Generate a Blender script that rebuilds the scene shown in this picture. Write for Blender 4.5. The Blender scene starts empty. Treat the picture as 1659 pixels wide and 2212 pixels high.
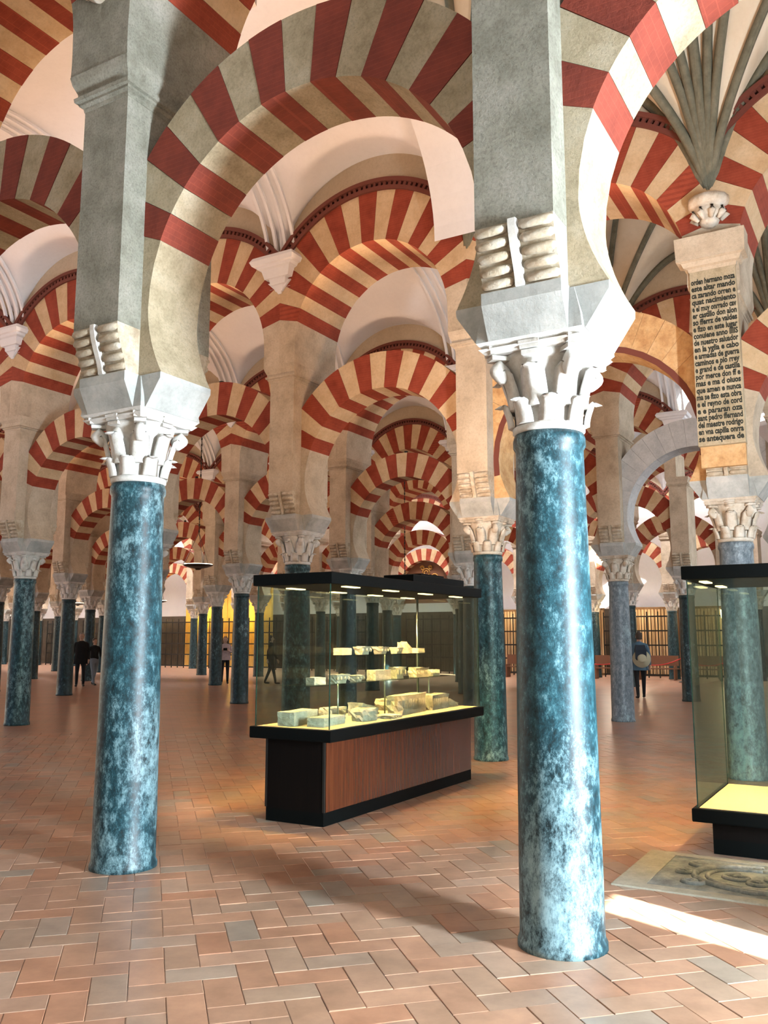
import bpy, bmesh, math, random
from mathutils import Vector, Matrix
random.seed(7)
SC = bpy.context.scene
COL = SC.collection

# ------------------------------------------------------------------ camera
CAM_H, PITCH, FPX = 1.6, math.radians(8.2), 1906.4
cam = bpy.data.objects.new('camera', bpy.data.cameras.new('camera'))
COL.objects.link(cam)
cam.location = (0, 0, CAM_H)
cam.rotation_euler = (math.pi/2 + PITCH, 0, 0)
cam.data.sensor_fit = 'HORIZONTAL'
cam.data.sensor_width = 36
cam.data.lens = 36*FPX/1659
cam.data.clip_end = 300
SC.camera = cam

# arcade grid: local x = m (across the aisles), local y = t (along the arcades)
ANG = math.radians(149.739)
D = Vector((math.cos(ANG), math.sin(ANG), 0))
N = Vector((math.sin(ANG), -math.cos(ANG), 0))
ROT = math.atan2(N.y, N.x)
R1 = Vector((0.945, 4.941, 0))
S, WID = 3.244, 6.547
def G(m, t, z=0.0):
    return R1 + N*m + D*t + Vector((0, 0, z))

# ------------------------------------------------------------------ world, sun, exposure
vs = SC.view_settings
vs.view_transform = 'Standard'; vs.look = 'None'; vs.gamma = 1.0
vs.use_curve_mapping = False
vs.exposure = -0.5
cy = SC.cycles
cy.max_bounces = 6; cy.diffuse_bounces = 2; cy.glossy_bounces = 3; cy.transmission_bounces = 2; cy.transparent_max_bounces = 12
cy.caustics_reflective = False; cy.caustics_refractive = False
cy.use_adaptive_sampling = True; cy.adaptive_threshold = 0.04
world = bpy.data.worlds.new('World'); SC.world = world; world.use_nodes = True
bg = world.node_tree.nodes['Background']
bg.inputs[0].default_value = (0.62, 0.78, 1.0, 1); bg.inputs[1].default_value = 1.0

def add_light(kind, name, loc, energy, color, parent=None, **kw):
    l = bpy.data.lights.new(name, kind); l.energy = energy; l.color = color
    for k, v in kw.items(): setattr(l, k, v)
    o = bpy.data.objects.new(name, l); COL.objects.link(o)
    o.location = loc
    if parent: o.parent = parent
    return o
def aim(o, vec):
    o.rotation_euler = Vector(vec).to_track_quat('-Z', 'Y').to_euler()

sun = add_light('SUN', 'sun', (6, -6, 12), 160.0, (1.0, 0.95, 0.86), angle=math.radians(0.6))
SUNDIR = (D + N*0.40).normalized() + Vector((0, 0, -math.tan(math.radians(28))))
aim(sun, SUNDIR)
WALL_T = -5.2                                             # wall with the door, right of the camera
DOOR_M0, DOOR_M1, DOOR_H = -1.52, -0.92, 3.2
door_l = add_light('AREA', 'door_daylight', G((DOOR_M0+DOOR_M1)/2, WALL_T+0.05, DOOR_H/2), 2600, (0.80, 0.92, 1.0),
                   shape='RECTANGLE', size=DOOR_M1-DOOR_M0, size_y=DOOR_H)
aim(door_l, D)
PANEL_STR, SKY_STR, UP_W = (3.0, 1.5, 9.0, 12.0, 18.0), 160.0, 140.0
WARM = (1.0, 0.65, 0.41)

# ------------------------------------------------------------------ material helpers
MATS = {}
def new_mat(name):
    m = bpy.data.materials.new(name); m.use_nodes = True
    MATS[name] = m
    return m, m.node_tree.nodes, m.node_tree.links, m.node_tree.nodes['Principled BSDF']
def coords(nt, lk, rnd=True):
    tc = nt.new('ShaderNodeTexCoord')
    if not rnd: return tc.outputs['Object']
    oi = nt.new('ShaderNodeObjectInfo')
    mu = nt.new('ShaderNodeMath'); mu.operation = 'MULTIPLY'; mu.inputs[1].default_value = 37.0
    lk.new(oi.outputs['Random'], mu.inputs[0])
    ad = nt.new('ShaderNodeVectorMath'); ad.operation = 'ADD'
    lk.new(tc.outputs['Object'], ad.inputs[0]); lk.new(mu.outputs[0], ad.inputs[1])
    return ad.outputs[0]
def noise(nt, lk, co, scale, detail=5, rough=0.6, dist=0.0):
    n = nt.new('ShaderNodeTexNoise'); n.inputs['Scale'].default_value = scale
    n.inputs['Detail'].default_value = detail; n.inputs['Roughness'].default_value = rough
    n.inputs['Distortion'].default_value = dist
    lk.new(co, n.inputs['Vector']); return n.outputs['Fac']
def ramp(nt, lk, fac, stops):
    r = nt.new('ShaderNodeValToRGB'); e = r.color_ramp.elements
    e[0].position, e[0].color = stops[0][0], (*stops[0][1], 1)
    e[1].position, e[1].color = stops[-1][0], (*stops[-1][1], 1)
    for p, c in stops[1:-1]:
        x = e.new(p); x.color = (*c, 1)
    lk.new(fac, r.inputs[0]); return r.outputs[0]
def mixc(nt, lk, fac, a, b, mode='MIX'):
    m = nt.new('ShaderNodeMix'); m.data_type = 'RGBA'; m.blend_type = mode
    for s, v in ((0, fac), (6, a), (7, b)):
        if hasattr(v, 'is_output'): lk.new(v, m.inputs[s])
        else: m.inputs[s].default_value = v if s == 0 else (*v, 1)
    return m.outputs[2]
def bump(nt, lk, b, fac, strength, dist=0.02):
    n = nt.new('ShaderNodeBump'); n.inputs['Strength'].default_value = strength
    n.inputs['Distance'].default_value = dist
    lk.new(fac, n.inputs['Height']); lk.new(n.outputs[0], b.inputs['Normal'])
def stone(name, stops, scale=3.0, rough=0.85, bs=0.4, bscale=30.0, rnd=True, spec=0.3, bd=0.02):
    m, nt, lk, b = new_mat(name)
    co = coords(nt, lk, rnd)
    f = noise(nt, lk, co, scale, 7, 0.65)
    gn = noise(nt, lk, co, bscale, 6, 0.75)
    gr = ramp(nt, lk, gn, [(0.36, (1-0.30*bs, 1-0.30*bs, 1-0.31*bs)), (0.50, (1, 1, 1)), (0.68, (1+0.15*bs, 1+0.15*bs, 1+0.15*bs))])
    lk.new(mixc(nt, lk, 1.0, ramp(nt, lk, f, stops), gr, 'MULTIPLY'), b.inputs['Base Color'])
    b.inputs['Roughness'].default_value = rough
    b.inputs['Specular IOR Level'].default_value = spec
    if bs: bump(nt, lk, b, gn, bs, bd)
    return m
def plain(name, c, rough=0.5, metal=0.0, spec=0.5):
    m, nt, lk, b = new_mat(name)
    b.inputs['Base Color'].default_value = (*c, 1); b.inputs['Roughness'].default_value = rough
    b.inputs['Metallic'].default_value = metal; b.inputs['Specular IOR Level'].default_value = spec
    return m
def emit(name, c, s):
    m, nt, lk, b = new_mat(name)
    b.inputs['Base Color'].default_value = (0.02, 0.02, 0.02, 1)
    b.inputs['Emission Color'].default_value = (*c, 1); b.inputs['Emission Strength'].default_value = s
    return m

def marble(name, dark, mid, light, vein=(0.27, 0.41, 0.45), amount=0.5):
    m, nt, lk, b = new_mat(name)
    co = coords(nt, lk)
    mp = nt.new('ShaderNodeMapping'); mp.inputs['Scale'].default_value = (1, 1, 0.6); lk.new(co, mp.inputs['Vector'])
    big = noise(nt, lk, mp.outputs[0], 1.5, 3, 0.5)
    fine = noise(nt, lk, mp.outputs[0], 46.0, 10, 0.82)
    med = noise(nt, lk, mp.outputs[0], 15.0, 10, 0.86)
    base = ramp(nt, lk, med, [(0.38, dark), (0.50, mid), (0.64, light)])
    sm = nt.new('ShaderNodeMath'); sm.operation = 'MULTIPLY_ADD'
    lk.new(big, sm.inputs[0]); sm.inputs[1].default_value = 0.65; lk.new(med, sm.inputs[2])
    hf = nt.new('ShaderNodeMath'); hf.operation = 'MULTIPLY'; hf.inputs[1].default_value = 0.5; lk.new(sm.outputs[0], hf.inputs[0])
    speck = ramp(nt, lk, hf.outputs[0], [(0.445-0.07*amount, (0, 0, 0)), (0.545-0.07*amount, (1, 1, 1))])
    c = mixc(nt, lk, speck, base, vein)
    dots = ramp(nt, lk, fine, [(0.60, (0, 0, 0)), (0.68, (0.7, 0.7, 0.7))])
    c = mixc(nt, lk, dots, c, vein)
    lk.new(c, b.inputs['Base Color'])
    b.inputs['Roughness'].default_value = 0.42
    b.inputs['Specular IOR Level'].default_value = 0.4
    bump(nt, lk, b, fine, 0.10, 0.01)
    return m
marble('marble_teal', (0.001, 0.008, 0.011), (0.009, 0.050, 0.068), (0.055, 0.17, 0.21), amount=0.22)
marble('marble_grey', (0.06, 0.085, 0.105), (0.14, 0.18, 0.21), (0.30, 0.33, 0.36), amount=0.2)
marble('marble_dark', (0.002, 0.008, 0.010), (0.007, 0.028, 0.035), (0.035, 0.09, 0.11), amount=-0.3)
stone('capital_stone', [(0.3, (0.50, 0.46, 0.40)), (0.5, (0.72, 0.70, 0.66)), (0.7, (0.82, 0.81, 0.78))], 6, 0.6, 0.25, 40)
stone('capital_warm', [(0.3, (0.40, 0.30, 0.20)), (0.5, (0.62, 0.54, 0.44)), (0.7, (0.75, 0.70, 0.62))], 6, 0.65, 0.25, 40)
stone('impost_stone', [(0.3, (0.30, 0.31, 0.29)), (0.55, (0.45, 0.46, 0.44)), (0.75, (0.58, 0.57, 0.53))], 4, 0.75, 0.25, 35)
stone('pier_stone', [(0.25, (0.20, 0.195, 0.15)), (0.5, (0.37, 0.36, 0.295)), (0.75, (0.53, 0.51, 0.44))], 3.2, 0.9, 0.9, 55, bd=0.025)
stone('pier_plaster', [(0.25, (0.36, 0.29, 0.21)), (0.5, (0.53, 0.44, 0.33)), (0.75, (0.64, 0.55, 0.43))], 2.5, 0.9, 0.45, 28)
stone('corbel_stone', [(0.3, (0.36, 0.27, 0.18)), (0.5, (0.50, 0.42, 0.31)), (0.72, (0.70, 0.66, 0.57))], 7, 0.85, 0.5, 30)
stone('cream_front', [(0.25, (0.32, 0.265, 0.17)), (0.5, (0.48, 0.40, 0.27)), (0.75, (0.60, 0.53, 0.40))], 4.0, 0.88, 0.7, 50)  # same cream paint, greyed for the cool light on the front arcade
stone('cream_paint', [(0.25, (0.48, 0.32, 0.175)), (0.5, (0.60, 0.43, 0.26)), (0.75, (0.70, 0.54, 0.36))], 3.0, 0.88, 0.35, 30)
stone('tan_plaster', [(0.3, (0.42, 0.22, 0.09)), (0.5, (0.58, 0.36, 0.17)), (0.7, (0.68, 0.47, 0.26))], 5.0, 0.9, 0.5, 24)
stone('grey_arch', [(0.3, (0.40, 0.40, 0.40)), (0.6, (0.54, 0.53, 0.52)), (0.8, (0.62, 0.60, 0.57))], 4.0, 0.85, 0.4, 30)
stone('vault_plaster', [(0.3, (0.78, 0.77, 0.79)), (0.7, (0.85, 0.84, 0.86))], 0.8, 0.92, 0.08, 14, spec=0.2)
stone('wall_plaster', [(0.3, (0.50, 0.40, 0.28)), (0.7, (0.62, 0.52, 0.39))], 1.2, 0.92, 0.3, 20, spec=0.2)
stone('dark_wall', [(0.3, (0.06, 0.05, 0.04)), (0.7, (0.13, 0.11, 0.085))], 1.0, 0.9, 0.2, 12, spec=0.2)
stone('rib_stone', [(0.3, (0.10, 0.10, 0.07)), (0.6, (0.17, 0.16, 0.115)), (0.8, (0.27, 0.25, 0.19))], 5.0, 0.85, 0.3, 30)
stone('web_plaster', [(0.3, (0.60, 0.48, 0.33)), (0.7, (0.78, 0.70, 0.58))], 0.7, 0.92, 0.1, 14, spec=0.2)
stone('fragment_stone', [(0.3, (0.62, 0.54, 0.40)), (0.7, (0.84, 0.78, 0.66))], 9.0, 0.85, 0.6, 40)
stone('slab_stone', [(0.3, (0.12, 0.15, 0.155)), (0.5, (0.25, 0.29, 0.29)), (0.7, (0.45, 0.47, 0.44))], 7.0, 0.5, 0.5, 30)
stone('slab_border', [(0.3, (0.38, 0.37, 0.29)), (0.7, (0.56, 0.53, 0.43))], 7.0, 0.6, 0.4, 30)
plain('black_lacquer', (0.003, 0.004, 0.004), 0.5, 0.0, 0.06)
plain('black_iron', (0.012, 0.013, 0.012), 0.5, 0.3)
plain('dentil_dark', (0.05, 0.026, 0.018), 0.8)
plain('band_red', (0.14, 0.035, 0.022), 0.85)
plain('ink', (0.018, 0.022, 0.016), 0.8)
plain('gold', (0.55, 0.33, 0.09), 0.4, 0.7)
plain('rope_red', (0.45, 0.02, 0.02), 0.6)
plain('bench_wood', (0.16, 0.07, 0.035), 0.45)
plain('lamp_brass', (0.05, 0.045, 0.035), 0.35, 0.8)
plain('deck_board', (0.74, 0.60, 0.38), 0.6)
plain('knot', (0.62, 0.42, 0.16), 0.5)

def red_brick(name, c1, c2):
    m, nt, lk, b = new_mat(name)
    co = coords(nt, lk)
    f = noise(nt, lk, co, 5.0, 6, 0.6)
    base = ramp(nt, lk, f, [(0.3, c1), (0.7, c2)])
    br = nt.new('ShaderNodeTexBrick'); br.inputs['Scale'].default_value = 7.0
    br.inputs['Mortar Size'].default_value = 0.012
    br.inputs['Color1'].default_value = (1, 1, 1, 1); br.inputs['Color2'].default_value = (0.88, 0.88, 0.88, 1)
    br.inputs['Mortar'].default_value = (1.35, 1.5, 1.5, 1)
    sw = nt.new('ShaderNodeSeparateXYZ'); lk.new(co, sw.inputs[0])
    cb = nt.new('ShaderNodeCombineXYZ'); lk.new(sw.outputs[0], cb.inputs[0]); lk.new(sw.outputs[2], cb.inputs[1])
    lk.new(cb.outputs[0], br.inputs['Vector'])
    lk.new(mixc(nt, lk, 0.6, base, br.outputs[0], 'MULTIPLY'), b.inputs['Base Color'])
    b.inputs['Roughness'].default_value = 0.8; b.inputs['Specular IOR Level'].default_value = 0.3
    bump(nt, lk, b, noise(nt, lk, co, 28, 5, 0.7), 0.35)
    return m
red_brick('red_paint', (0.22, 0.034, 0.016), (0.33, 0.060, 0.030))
red_brick('red_front', (0.17, 0.034, 0.022), (0.26, 0.052, 0.032))  # same red paint, darkened for the weak cool light on the front arcade

def wood(name, c1, c2, axis_scale=(1, 14, 0.6), rough=0.3):
    m, nt, lk, b = new_mat(name)
    co = coords(nt, lk)
    mp = nt.new('ShaderNodeMapping'); mp.inputs['Scale'].default_value = axis_scale; lk.new(co, mp.inputs['Vector'])
    f = noise(nt, lk, mp.outputs[0], 3.0, 5, 0.6, 0.3)
    lk.new(ramp(nt, lk, f, [(0.3, c1), (0.7, c2)]), b.inputs['Base Color'])
    b.inputs['Roughness'].default_value = rough
    return m
wood('veneer', (0.050, 0.012, 0.005), (0.105, 0.027, 0.010), (14, 14, 0.6), 0.25)
wood('veneer_dark', (0.003, 0.0022, 0.002), (0.005, 0.0035, 0.003), (14, 14, 0.6), 0.6); MATS['veneer_dark'].node_tree.nodes['Principled BSDF'].inputs['Specular IOR Level'].default_value = 0.08

def tile_mat():
    m, nt, lk, b = new_mat('floor_tile')
    at = nt.new('ShaderNodeAttribute'); at.attribute_name = 'tone'
    oi = nt.new('ShaderNodeObjectInfo')
    ad = nt.new('ShaderNodeMath'); ad.operation = 'ADD'; lk.new(at.outputs['Fac'], ad.inputs[0]); lk.new(oi.outputs['Random'], ad.inputs[1])
    fr = nt.new('ShaderNodeMath'); fr.operation = 'FRACT'; lk.new(ad.outputs[0], fr.inputs[0])
    base = ramp(nt, lk, fr.outputs[0], [(0.0, (0.44, 0.22, 0.135)), (0.22, (0.40, 0.25, 0.17)), (0.42, (0.50, 0.28, 0.18)),
                                        (0.6, (0.38, 0.275, 0.20)), (0.74, (0.46, 0.24, 0.15)), (0.86, (0.33, 0.285, 0.23)), (1.0, (0.52, 0.32, 0.22))])
    tc = nt.new('ShaderNodeNewGeometry')
    f = noise(nt, lk, tc.outputs['Position'], 5.0, 6, 0.65)
    f2 = noise(nt, lk, tc.outputs['Position'], 0.9, 3, 0.5)
    w = ramp(nt, lk, f, [(0.3, (0.78, 0.76, 0.74)), (0.7, (1.15, 1.15, 1.15))])
    w2 = ramp(nt, lk, f2, [(0.3, (0.85, 0.86, 0.87)), (0.7, (1.12, 1.1, 1.08))])
    c = mixc(nt, lk, 1.0, base, w, 'MULTIPLY'); c = mixc(nt, lk, 1.0, c, w2, 'MULTIPLY')
    lk.new(c, b.inputs['Base Color'])
    b.inputs['Roughness'].default_value = 0.30; b.inputs['Specular IOR Level'].default_value = 0.5
    bump(nt, lk, b, f, 0.10, 0.01)
tile_mat()
def floor_mat():
    m, nt, lk, b = new_mat('floor_far')
    co = coords(nt, lk, False)
    mp = nt.new('ShaderNodeMapping'); mp.inputs['Rotation'].default_value = (0, 0, math.pi/4); lk.new(co, mp.inputs['Vector'])
    br = nt.new('ShaderNodeTexBrick'); br.inputs['Scale'].default_value = 1.0
    br.inputs['Brick Width'].default_value = 0.34; br.inputs['Row Height'].default_value = 0.17
    br.inputs['Mortar Size'].default_value = 0.004
    br.inputs['Color1'].default_value = (0.42, 0.21, 0.13, 1); br.inputs['Color2'].default_value = (0.35, 0.23, 0.16, 1)
    br.inputs['Mortar'].default_value = (0.20, 0.12, 0.08, 1)
    lk.new(mp.outputs[0], br.inputs['Vector'])
    f = noise(nt, lk, co, 1.4, 5, 0.6)
    w = ramp(nt, lk, f, [(0.3, (0.8, 0.8, 0.8)), (0.7, (1.15, 1.12, 1.1))])
    lk.new(mixc(nt, lk, 1.0, br.outputs[0], w, 'MULTIPLY'), b.inputs['Base Color'])
    b.inputs['Roughness'].default_value = 0.28
    bump(nt, lk, b, noise(nt, lk, co, 6, 4, 0.6), 0.15, 0.01)
floor_mat()
def glass_mat(name='glass', tint=(0.83, 0.89, 0.85), refl=1.0):
    m = bpy.data.materials.new(name); m.use_nodes = True; MATS[name] = m
    nt, lk = m.node_tree.nodes, m.node_tree.links; nt.clear()
    out = nt.new('ShaderNodeOutputMaterial'); mx = nt.new('ShaderNodeMixShader')
    tr = nt.new('ShaderNodeBsdfTransparent'); tr.inputs[0].default_value = (*tint, 1)
    gl = nt.new('ShaderNodeBsdfGlossy'); gl.inputs['Roughness'].default_value = 0.01
    fr = nt.new('ShaderNodeLayerWeight'); fr.inputs[0].default_value = 0.5
    pw = nt.new('ShaderNodeMath'); pw.operation = 'POWER'; pw.inputs[1].default_value = 5.0; lk.new(fr.outputs['Facing'], pw.inputs[0])
    mu = nt.new('ShaderNodeMath'); mu.operation = 'MULTIPLY_ADD'; mu.inputs[1].default_value = 0.80*refl; mu.inputs[2].default_value = 0.03*refl
    lk.new(pw.outputs[0], mu.inputs[0]); lk.new(mu.outputs[0], mx.inputs[0])
    lk.new(tr.outputs[0], mx.inputs[1]); lk.new(gl.outputs[0], mx.inputs[2]); lk.new(mx.outputs[0], out.inputs[0])
glass_mat()
glass_mat('shelf_glass', (0.86, 0.95, 0.88), 1.0)
for _j, _w in enumerate(PANEL_STR): emit('alabaster%d' % _j, (0.86, 0.94, 1.0), _w)
emit('skylight', (1.0, 0.95, 0.92), SKY_STR)
emit('lamp_glow', (1.0, 0.85, 0.6), 14.0)
emit('lantern_glow', (1.0, 0.72, 0.35), 22.0)

# ------------------------------------------------------------------ mesh helpers
class MB:
    def __init__(s): s.v, s.f, s.mi, s.sm = [], [], [], []
    def add(s, vs_, fs_, mi=0, smooth=False):
        o = len(s.v); s.v += [tuple(v) for v in vs_]
        for f in fs_:
            s.f.append([i+o for i in f]); s.mi.append(mi); s.sm.append(smooth)
        return s
    def box(s, x0, x1, y0, y1, z0, z1, mi=0):
        v = [(x, y, z) for z in (z0, z1) for y in (y0, y1) for x in (x0, x1)]
        return s.add(v, [(0, 2, 3, 1), (4, 5, 7, 6), (0, 1, 5, 4), (2, 6, 7, 3), (0, 4, 6, 2), (1, 3, 7, 5)], mi)
    def loft(s, rings, mi=0, smooth=False, cap=True, close=True):
        n = len(rings[0]); v = [p for r in rings for p in r]; f = []
        for i in range(len(rings)-1):
            for j in range(n if close else n-1):
                k = (j+1) % n
                f.append((i*n+j, i*n+k, (i+1)*n+k, (i+1)*n+j))
        s.add(v, f, mi, smooth)
        if cap:
            s.add(rings[0], [tuple(range(n))[::-1]], mi); s.add(rings[-1], [tuple(range(n))], mi)
        return s
    def rects(s, prof, mi=0, smooth=False):               # stack of (z, half m, half t)
        return s.loft([[(-a, -b, z), (a, -b, z), (a, b, z), (-a, b, z)] for z, a, b in prof], mi, smooth)
    def lathe(s, prof, n=24, mi=0, smooth=True, c=(0, 0)):
        return s.loft([[(c[0]+r*math.cos(2*math.pi*j/n), c[1]+r*math.sin(2*math.pi*j/n), z) for j in range(n)] for r, z in prof], mi, smooth)
    def tube(s, pts, r, n=6, mi=0, smooth=True):
        pts = [Vector(p) for p in pts]; rings = []
        rr = r if isinstance(r, (list, tuple)) else [r]*len(pts)
        for i, p in enumerate(pts):
            d = (pts[min(i+1, len(pts)-1)]-pts[max(i-1, 0)]).normalized()
            a = d.cross(Vector((0, 0, 1)))
            if a.length < 1e-3: a = Vector((1, 0, 0))
            a.normalize(); b = a.cross(d)
            rings.append([tuple(p+(a*math.cos(2*math.pi*j/n)+b*math.sin(2*math.pi*j/n))*rr[i]) for j in range(n)])
        return s.loft(rings, mi, smooth)
    def prism(s, poly, x0, x1, mi=0):                      # polygon in (t,z) pushed along m
        n = len(poly)
        v = [(x0, a, b) for a, b in poly]+[(x1, a, b) for a, b in poly]
        f = [tuple(range(n)), tuple(range(2*n-1, n-1, -1))]+[(i, n+i, n+(i+1) % n, (i+1) % n) for i in range(n)]
        return s.add(v, f, mi)
    def xform(s, M, start=0):
        for i in range(start, len(s.v)): s.v[i] = tuple(M @ Vector(s.v[i]))
        return s
    def mesh(s, name, mats, fix=True):
        me = bpy.data.meshes.new(name); me.from_pydata(s.v, [], s.f)
        for m in (mats if isinstance(mats, (list, tuple)) else [mats]): me.materials.append(MATS[m])
        me.polygons.foreach_set('material_index', s.mi); me.polygons.foreach_set('use_smooth', s.sm)
        if fix:
            b = bmesh.new(); b.from_mesh(me); bmesh.ops.remove_doubles(b, verts=b.verts, dist=1e-5)
            bmesh.ops.recalc_face_normals(b, faces=b.faces); b.to_mesh(me); b.free()
        me.update(); return me
def link(name, data, parent=None, loc=(0, 0, 0), rz=0.0):
    o = bpy.data.objects.new(name, data); COL.objects.link(o)
    o.location = loc; o.rotation_euler = (0, 0, rz)
    if parent: o.parent = parent
    return o
def tag(o, label, cat=None, group=None, kind=None):
    o['label'] = label
    if cat: o['category'] = cat
    if group: o['group'] = group
    if kind: o['kind'] = kind
    return o
def thing(name, label, cat, m, t, z=0, rz=0, group=None, kind=None):
    o = link(name, None, None, G(m, t, z), ROT+rz); o.empty_display_size = 0.2
    return tag(o, label, cat, group, kind)
ORD = ['first', 'second', 'third', 'fourth', 'fifth', 'sixth', 'seventh', 'eighth', 'ninth', 'tenth', 'eleventh', 'twelfth', 'thirteenth', 'fourteenth', 'fifteenth', 'sixteenth']
FIRST = {0: 0, 1: 0, 2: 1, 3: 1, 4: 1, 5: 1}
def nth(k, i):
    j = i-FIRST[k]
    return ORD[min(j, 15)]+' from the right' if j >= 0 else 'beyond the right picture edge'

# ------------------------------------------------------------------ floor
base = MB().add([(-8, -9, -0.006), (40, -9, -0.006), (40, 58, -0.006), (-8, 58, -0.006)], [(0, 1, 2, 3)])
floor = link('floor', base.mesh('floor', 'floor_far', False), None, G(0, 0), ROT)
tag(floor, 'worn terracotta herringbone floor of the hall', None, None, 'structure')
TW = 0.17
def tile_mesh():
    b = bmesh.new()
    g, bev = 0.0018, 0.0025
    L, w = TW*2-2*g, TW-2*g
    me = MB().loft([[(-L/2, -w/2, -0.012), (L/2, -w/2, -0.012), (L/2, w/2, -0.012), (-L/2, w/2, -0.012)],
                    [(-L/2, -w/2, -bev), (L/2, -w/2, -bev), (L/2, w/2, -bev), (-L/2, w/2, -bev)],
                    [(-L/2+bev, -w/2+bev, 0), (L/2-bev, -w/2+bev, 0), (L/2-bev, w/2-bev, 0), (-L/2+bev, w/2-bev, 0)]])
    return me
TM = tile_mesh(); tile_me = TM.mesh('tile', 'floor_tile')
def in_view(p, mar=1.0):
    q = Vector(p)-cam.location
    fz = q.y*math.cos(PITCH)+q.z*math.sin(PITCH)
    if fz < 0.5: return None
    u = 829.5+FPX*q.x/fz; v = 1106-FPX*(q.z*math.cos(PITCH)-q.y*math.sin(PITCH))/fz
    return u, v, fz
tiles = []
c45, hr = math.cos(-math.pi/4), math.sin(-math.pi/4)
for a in range(-150, 150):
    for b in range(-150, 150):
        for kind in (0, 1):
            x, y = a+2*b, a-2*b
            if kind == 0: cx, cy, r = x+1, y+0.5, 0
            else: cx, cy, r = x+0.5, y+2, math.pi/2
            cx *= TW; cy *= TW
            lx, ly = cx*c45-cy*hr, cx*hr+cy*c45
            p = R1+N*lx+D*ly
            if p.y < 1.5 or p.y > 15.5: continue
            q = in_view((p.x, p.y, 0))
            if not q or q[0] < -500 or q[0] > 2160: continue
            vis = -60 < q[0] < 1720 and q[1] < 2260
            tiles.append((0 if vis else 1, p.length, lx, ly, r-math.pi/4))
tiles.sort(key=lambda q: (q[0], q[1]))
random.seed(3)
big = MB(); tones = []
for i, (_, dist, lx, ly, r) in enumerate(tiles):
    tilt = (random.gauss(0, 0.004), random.gauss(0, 0.004)); dz = random.uniform(-0.002, 0.0)
    if i < 300:
        o = link('tile', tile_me, floor, (lx, ly, dz)); o.rotation_euler = (tilt[0], tilt[1], r)
    else:
        M = Matrix.Translation((lx, ly, dz)) @ Matrix.Rotation(r, 4, 'Z')
        big.add([M @ Vector(v) for v in TM.v], TM.f); tones += [random.random()]*len(TM.f)
bm_ = big.mesh('tiles_beyond', 'floor_tile', False)
at = bm_.attributes.new('tone', 'FLOAT', 'FACE'); at.data.foreach_set('value', tones)
o = link('tile_field', bm_, floor); o['kind'] = 'stuff'

# ------------------------------------------------------------------ column meshes (shared)
SHAFT_TOP, CAP_TOP, IMP_TOP = 2.75, 3.26, 3.50
def shaft_mesh(mat):
    return MB().lathe([(0.236, -0.01), (0.236, 0.03), (0.224, 0.055), (0.222, 0.4), (0.215, 1.2), (0.203, 2.0), (0.192, 2.62), (0.192, 2.66), (0.205, 2.68), (0.205, 2.72), (0.195, 2.75)], 32).mesh('shaft', mat)
def leaf(w, h, out, rb, curl=0.06, th=0.022):
    """acanthus tongue rising against the bell: radius rb, width w, height h, tip curling outward"""
    mb = MB(); rings = []
    for k in range(9):
        u = k/8
        if u < 0.72: r = rb+out*0.45*(u/0.72)**1.7; z = h*u/0.72*0.92
        else:
            a = (u-0.72)/0.28*math.pi*0.85
            r = rb+out*0.45+curl*(1-math.cos(a))*0.75; z = h*0.92+curl*math.sin(a)*0.8
        ww = w*(1.0-0.12*u)*(1.0 if u < 0.75 else 1.0-0.55*(u-0.75)/0.25)
        rings.append([(r, -ww/2, z), (r+th*0.9, -ww*0.25, z), (r+th*1.6, 0, z), (r+th*0.9, ww*0.25, z), (r, ww/2, z), (r-th*0.3, 0, z-0.006)])
    return mb.loft(rings, 0, True)
def bell():
    mb = MB().lathe([(0.190, 2.75), (0.205, 2.765), (0.205, 2.79), (0.190, 2.80), (0.195, 2.95), (0.215, 3.08), (0.255, 3.17), (0.27, 3.20)], 28)
    mb.rects([(3.195, 0.27, 0.27), (3.225, 0.30, 0.30), (3.232, 0.285, 0.285), (3.26, 0.31, 0.31)])
    return mb
def block(corner):
    """small stepped bracket under the abacus with a rounded belly"""
    mb = MB(); r0 = 0.31 if corner else 0.235; w = 0.085 if corner else 0.10
    for z0, z1, e in ((3.165, 3.190, 0.0), (3.196, 3.214, 0.012), (3.220, 3.238, 0.022)):
        mb.box(r0-0.09, r0+0.045+e, -w/2-e*0.4, w/2+e*0.4, z0, z1)
    rings = []
    for k in range(7):
        a = math.pi*k/6
        rr = (0.055 if corner else 0.04)*math.sin(a)+0.012
        z = 3.165-0.13*(k/6)
        cx = r0-0.01-0.02*(k/6)
        rings.append([(cx+rr*math.cos(2*math.pi*j/10), (w/2)*math.sin(2*math.pi*j/10)*(0.6+0.4*math.sin(a)), z) for j in range(10)])
    mb.loft(rings, 0, True)
    return mb
LEAF_LO, LEAF_HI = leaf(0.135, 0.12, 0.06, 0.195, 0.035), leaf(0.155, 0.20, 0.10, 0.200, 0.048)
def cap_pieces():
    out = []
    for j in range(8):
        out.append(('leaf', LEAF_LO, 2.795, 2*math.pi*(j+0.5)/8))
        out.append(('leaf', LEAF_HI, 2.885, 2*math.pi*j/8))
        out.append(('volute', block(j % 2 == 1), 0.0, 2*math.pi*j/8))
    return out
CAPP = cap_pieces()
def cap_joined(mat):
    mb = bell()
    for _, p, z, a in CAPP:
        M = Matrix.Rotation(a, 4, 'Z') @ Matrix.Translation((0, 0, z))
        mb.add([M @ Vector(v) for v in p.v], p.f, 0, True)
    return mb.mesh('capital', mat)
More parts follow.
